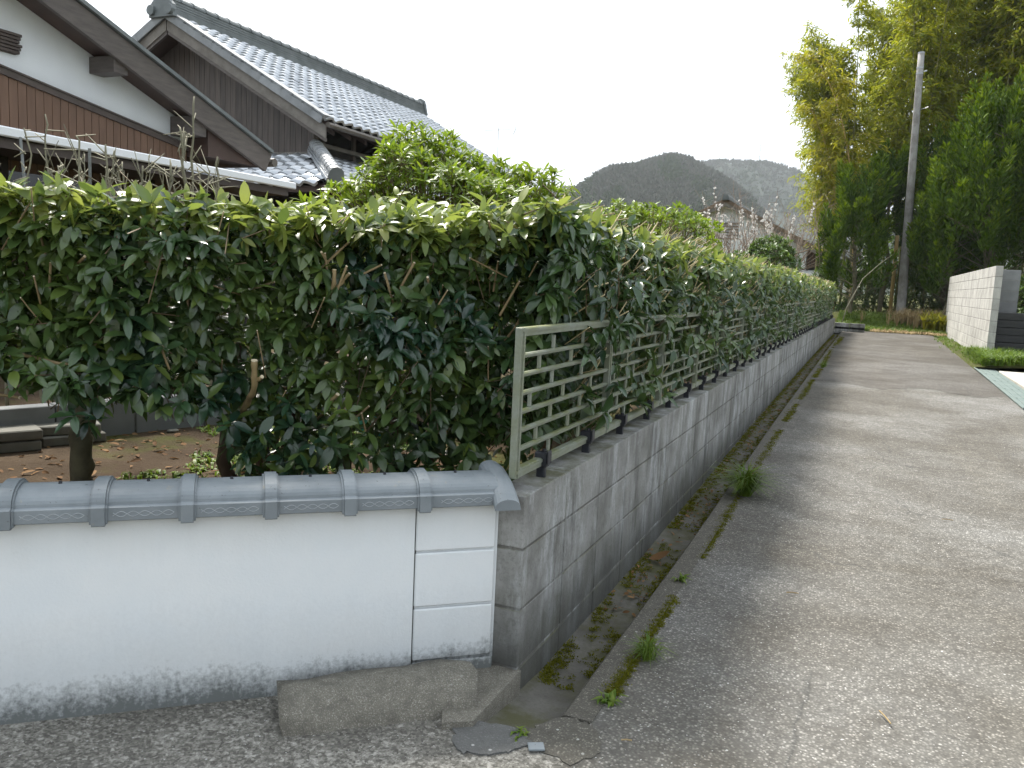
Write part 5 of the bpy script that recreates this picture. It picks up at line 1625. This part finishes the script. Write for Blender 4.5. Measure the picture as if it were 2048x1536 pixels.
for k in range(16):
    t = RNG.uniform(0, 1); p = Vector((-3.45, 3.95, GZ)) * t + Vector((-3.75, 3.25, GZ)) * (1 - t)
    mb = MB(); a = RNG.uniform(.02, .05)
    mb.chamfer(-a, a, -a * .7, a * .7, 0, a * .7, a * .25); o = mb.build('garden_stone', M['slab']); o.location = (p.x + RNG.normal(0, .07), p.y + RNG.normal(0, .07), GZ - .004); o.rotation_euler = (RNG.normal(0, .2), RNG.normal(0, .2), RNG.uniform(0, 3))
    tag(o, 'small loose stone on the soil along the low garden edging', 'stone', 'loose stones along the garden edging')
mb = MB(); mb.tube([(-2.55, 3.98, GZ + .02), (-2.52, 4.0, GZ + .30)], [.10, .13], 14); mb.tube([(-2.52, 4.0, GZ + .29), (-2.52, 4.0, GZ + .31)], .138, 14)
M['teal'] = simple('teal_plastic', (.02, .16, .13), (.03, .2, .16), 4, .4, 0)
o = mb.build('garden_bucket', M['teal']); tag(o, 'teal green bucket glimpsed through the hedge', 'bucket')

# ------------------------------------------------------------------ grass, moss, litter
def tuft(P, n, Lr, spread, mat, name, label=None, cat=None, group=None, kind=None, parent=None, wr=.05):
    P = np.asarray(P, float)
    k = len(P)
    idx = np.repeat(np.arange(k), n)
    m = len(idx)
    d = RNG.normal(size=(m, 3)) * spread; d[:, 2] = 1.; d = norm(d)
    P0 = P[idx] + np.stack([RNG.normal(0, .012, m), RNG.normal(0, .012, m), np.zeros(m)], 1)
    L = RNG.uniform(Lr[0], Lr[1], m)
    hor = d.copy(); hor[:, 2] = 0; hor = norm(hor)
    N = norm(np.array([0, 0, 1.]) * 1.0 - hor * .2 + RNG.normal(size=(m, 3)) * .15)
    V, F = blades(P0, d, -hor + np.array([0, 0, .4]), L, L * wr, 1.1)
    o = link(name, mesh_np(name, V, F), mat, parent)
    if label: tag(o, label, cat, group, kind)
    elif kind: o['kind'] = kind
    return o
tuft([(-.61, 5.13, rz(5.13))] * 5, 70, (.12, .30), .95, M['grass'], 'grass_tuft', 'largest grass tuft growing from the kerb joint', 'grass tuft', 'grass tufts along the kerb', wr=.03)
tuft([(-.60, 2.70, 0)] * 3, 40, (.05, .13), 1.1, M['grass'], 'grass_tuft', 'small grass tuft in the kerb joint near the wall corner', 'grass tuft', 'grass tufts along the kerb', wr=.03)
tuft([(-.62, 13.4, rz(13.4)), (-.60, 13.6, rz(13.6))], 60, (.06, .16), .8, M['grass'], 'grass_tuft', 'far grass tuft on the kerb joint in mid alley', 'grass tuft', 'grass tufts along the kerb', wr=.04)
tuft([(-.63, 2.345, .003)], 24, (.02, .05), 1.4, M['grass'], 'weed', 'tiny leafy weed at the broken kerb crack', 'weed', 'weeds in the kerb crack', wr=.3)
tuft([(-.80, 2.05, 0)], 24, (.015, .03), 1.3, M['grass'], 'weed', 'low weed at the mouth of the gutter', 'weed', 'weeds in the kerb crack', wr=.3)
tuft([(-.66, 3.51, .006)], 12, (.03, .05), 2, M['grass'], 'weed', 'flat green seedling on the kerb beside the dead leaf', 'weed', 'weeds in the kerb crack', wr=.3)
# bank and verge grass
nb = 2600
x = RNG.uniform(-1.0, 2.0, nb); y = 26.0 + 3.6 * RNG.uniform(0, 1, nb) ** 1.3
P = np.stack([x, y, [bankz(a, b) - .01 for a, b in zip(x, y)]], 1)
tuft(P, 7, (.08, .22), .5, M['grass'], 'bank_grass', 'green grass growing at the end of the alley', 'grass', None, 'stuff', wr=.08)
P = np.stack([RNG.normal(1.25, .45, 90), RNG.normal(28.2, .4, 90), np.full(90, .35)], 1)
tuft(P, 12, (.3, .75), .28, M['straw'], 'dry_grass', 'dry straw-coloured grass right of the pole base', 'grass', None, 'stuff', wr=.03)
P = np.stack([RNG.uniform(.0, 1.9, 260), 26.0 + RNG.normal(0, .22, 260), np.full(260, rz(26) + .02)], 1)
tuft(P, 5, (.06, .2), 2.2, M['straw'], 'dead_stalks', 'dead stalks strewn where the road meets the bank', 'stalks', None, 'stuff', wr=.07)
nb = 1500
x = 1.72 + RNG.uniform(0, 1, nb) ** 1.5 * 3; y = RNG.uniform(15.25, 17.8, nb)
P = np.stack([x, y, .24 + .03 * np.sin(2 * x + y) + np.minimum(.1, .05 * np.maximum(0, x - 2))], 1)
tuft(P, 9, (.10, .26), .6, M['grass'], 'verge_grass', 'lush grass in front of the block wall end', 'grass', None, 'stuff', wr=.06)
P = np.stack([RNG.normal(1.78, .12, 240), RNG.uniform(15.6, 26.5, 240), np.full(240, .23)], 1)
tuft(P, 10, (.04, .1), .8, M['grass'], 'kerb_weeds', 'sparse weeds at the road edge before the block wall', 'weeds', None, 'stuff', wr=.08)
P = np.stack([RNG.normal(1.75, .2, 50), RNG.normal(27.3, .35, 50), np.full(50, .3)], 1)
tuft(P, 10, (.3, .7), .35, M['bamboo_gold'], 'yellow_weeds', 'yellow-leaved weeds against the far end of the block wall', 'weeds', None, 'stuff', wr=.12)
# moss and short growth in garden
nb = 1500
s = RNG.uniform(-.2, 1.45, nb); of = RNG.uniform(.15, 2.6, nb)
keep = (np.sin(s * 4 + of * 3) + np.sin(of * 7 - s * 3) > -.3) & ((s < 1.0) | (of < 1.45))
P = wpts(s[keep], of[keep], GZ); P = P[P[:, 0] < -1.13]
tuft(P, 7, (.012, .05), 1.2, M['grass'], 'garden_moss', 'low moss and grass on the garden soil under the hedge', 'moss', None, 'stuff', wr=.3)
n = 900
s = RNG.uniform(-.5, 1.8, n); of = RNG.uniform(.15, 2.6, n)
P = wpts(s, of, GZ + .006); P = P[P[:, 0] < -1.13]; n = len(P); D = RNG.normal(size=(n, 3)); D[:, 2] *= .15
L = RNG.uniform(.02, .06, n); V, F = leaves(P, D, np.array([0, 0, 1.]) + RNG.normal(size=(n, 3)) * .3, L, L * .4, .3)
o = link('leaf_litter', mesh_np('leaf_litter', V, F), M['litter']); tag(o, 'brown fallen leaves on the soil under the hedge', 'leaf litter', None, 'stuff')
# moss in gutter and kerb joint: little cushions
def cushions(name, P, R, mat, label):
    n = len(P); k = 22
    idx = np.repeat(np.arange(n), k)
    d = randdir(n * k); d[:, 2] = np.abs(d[:, 2]) * .8 + .25
    V, F = blades(P[idx] + d * (R[idx] * RNG.uniform(.0, .8, n * k))[:, None] * np.array([1.6, 1.6, .5]), d, randdir(n * k), R[idx] * RNG.uniform(.25, .5, n * k), R[idx] * .28, .3)
    o = link(name, mesh_np(name, V, F), mat); tag(o, label, 'moss', None, 'stuff')
ym = 2.5 + 22 * RNG.uniform(0, 1, 5600) ** 1.4
side = RNG.uniform(0, 1, len(ym)) < .55
xm = np.where(side, -.94 + np.abs(RNG.normal(0, .035, len(ym))), -.745 - np.abs(RNG.normal(0, .04, len(ym))))
pat = np.sin(ym * 5 + 1) + np.sin(ym * 2.3) + .8 * np.sin(ym * 11 + xm * 30)
keep = (pat > .1) | (ym > 4.5)
xm, ym = xm[keep], ym[keep]
P = np.stack([xm, ym, [gz(a, b) - .002 for a, b in zip(xm, ym)]], 1)
cushions('gutter_moss', P, RNG.uniform(.006, .018, len(P)), M['moss'], 'yellow-green moss lining the gutter floor')
yj = 2.4 + 20 * RNG.uniform(0, 1, 5200) ** 1.5
pat = np.sin(yj * 3.1) + np.sin(yj * 7.7 + 2) + np.sin(yj * 1.3)
yj = yj[pat > -1.1]
xj = -.642 + RNG.normal(0, .008, len(yj)) * (1 + .12 * yj)
P = np.stack([xj, yj, [rz(b) + .001 for b in yj]], 1)
cushions('kerb_moss', P, RNG.uniform(.004, .013, len(P)) * (1 + .03 * yj), M['moss'], 'moss growing along the joint between kerb and road')
n = 700
yl = 3.2 + 20 * RNG.uniform(0, 1, n) ** 1.3; xl = RNG.uniform(-.93, -.75, n)
P = np.stack([xl, yl, [gz(a, b) + .006 for a, b in zip(xl, yl)]], 1); D = RNG.normal(size=(n, 3)); D[:, 2] *= .2
L = RNG.uniform(.012, .035, n); V, F = leaves(P, D, np.array([0, 0, 1.]) + RNG.normal(size=(n, 3)) * .4, L, L * .45, .3)
o = link('gutter_litter', mesh_np('gutter_litter', V, F), M['litter']); tag(o, 'bits of dead leaves lying along the gutter', 'leaf litter', None, 'stuff')
# stones standing proud of the worn asphalt
def chips(name, X, Y, Z, R, mat, label):
    n = len(X)
    o8 = np.array([[1,0,0],[0,1,0],[-1,0,0],[0,-1,0],[0,0,1.]])
    f8 = np.array([[0,1,4],[1,2,4],[2,3,4],[3,0,4]])
    a = RNG.uniform(0, 6.28, n); ca, sa = np.cos(a), np.sin(a)
    sx = R * RNG.uniform(.7, 1.4, n); sy = R * RNG.uniform(.5, 1., n); sz = R * RNG.uniform(.25, .6, n)
    q = o8[None] * np.stack([sx, sy, sz], 1)[:, None, :] * RNG.uniform(.75, 1.2, (n, 5, 1))
    V = np.stack([q[..., 0] * ca[:, None] - q[..., 1] * sa[:, None] + X[:, None], q[..., 0] * sa[:, None] + q[..., 1] * ca[:, None] + Y[:, None], q[..., 2] + Z[:, None]], -1)
    F = (f8[None] + (np.arange(n) * 5)[:, None, None]).reshape(-1, 3)
    o = link(name, mesh_np(name, V.reshape(-1, 3), F), mat); tag(o, label, 'stone chips', None, 'stuff')
n = 9000
yc = 1.9 + 6.5 * RNG.uniform(0, 1, n) ** 1.6; xc = RNG.uniform(-.62, 2.2, n)
keep = (np.sin(xc * 2.3 + yc * 1.1) + np.sin(yc * 2.9 - xc) + .9 * np.sin(xc * 7 + yc * 5)) > -.7
xc, yc = xc[keep], yc[keep]
chips('road_chips', xc, yc, np.array([roadz(a, b) - .0005 for a, b in zip(xc, yc)]), RNG.uniform(.0015, .0052, len(xc)), M['chip'], 'small stone chips exposed in the worn asphalt')
n = 2600
yc = RNG.uniform(.9, 2.0, n); xc = RNG.uniform(-2.4, -.66, n)
keep = xc > (WO.x + (yc - WO.y) * (WU.x / WU.y)) + .02
xc, yc = xc[keep], yc[keep]
chips('forecourt_chips', xc, yc, np.full(len(xc), -.0005), RNG.uniform(.0015, .0045, len(xc)), M['chip'], 'small pale stone chips exposed in the forecourt before the white wall')
# the one big curled dead leaf
V, F = leaves(np.array([[-.90, 3.93, gz(-.88, 3.95) + .012]]), np.array([[.95, .3, .05]]), np.array([[.1, -.4, 1.]]), np.array([.10]), np.array([.055]), -.5)
o = link('dead_leaf', mesh_np('dead_leaf', V, F, True), M['litter']); tag(o, 'single curled brown dead leaf lying in the gutter', 'leaf')
# straw, twigs and a chip on the road
for i, (x, y, l, a, lab) in enumerate(((.15, 2.65, .075, 2.0, 'pale straw stalk lying on the near road'), (-.2, 3.6, .05, .3, 'thin straw stalk on the road beside the kerb'), (-.52, 2.15, .03, .4, 'short straw bit on the road near the broken kerb'), (.5, 5.2, .06, .2, 'curled straw lying in mid road'))):
    mb = MB(); dx, dy = math.cos(a) * l / 2, math.sin(a) * l / 2
    mb.tube([(x - dx, y - dy, rz(y) + .012), (x, y, rz(y) + .014), (x + dx, y + dy, rz(y) + .012)], .0022, 5)
    o = mb.build('straw', M['straw']); tag(o, lab, 'straw')
mb = MB(); mb.chamfer(-.022, .022, -.018, .018, 0, .006, .001); o = mb.build('tile_chip', M['cap']); o.location = (-.735, 2.005, .0055); o.rotation_euler = (0, 0, .5)
tag(o, 'flat grey tile chip lying by the gutter mouth', 'tile chip')

# ------------------------------------------------------------------ hazy air
mb = MB(); mb.box(-3100, 3100, -3100, 3100, -1.4, 175)
hz = mb.build('haze', None); tag(hz, 'pale hazy air over the whole place', 'haze', None, 'stuff')
hmat = bpy.data.materials.new('haze_air'); hmat.use_nodes = True
hn = hmat.node_tree.nodes; hn.clear()
ho = hn.new('ShaderNodeOutputMaterial'); hv = hn.new('ShaderNodeVolumePrincipled')
hv.inputs['Color'].default_value = (.88, .95, 1, 1); hv.inputs['Density'].default_value = .00026; hv.inputs['Anisotropy'].default_value = .2
hmat.node_tree.links.new(hv.outputs[0], ho.inputs['Volume'])
hz.data.materials.append(hmat)
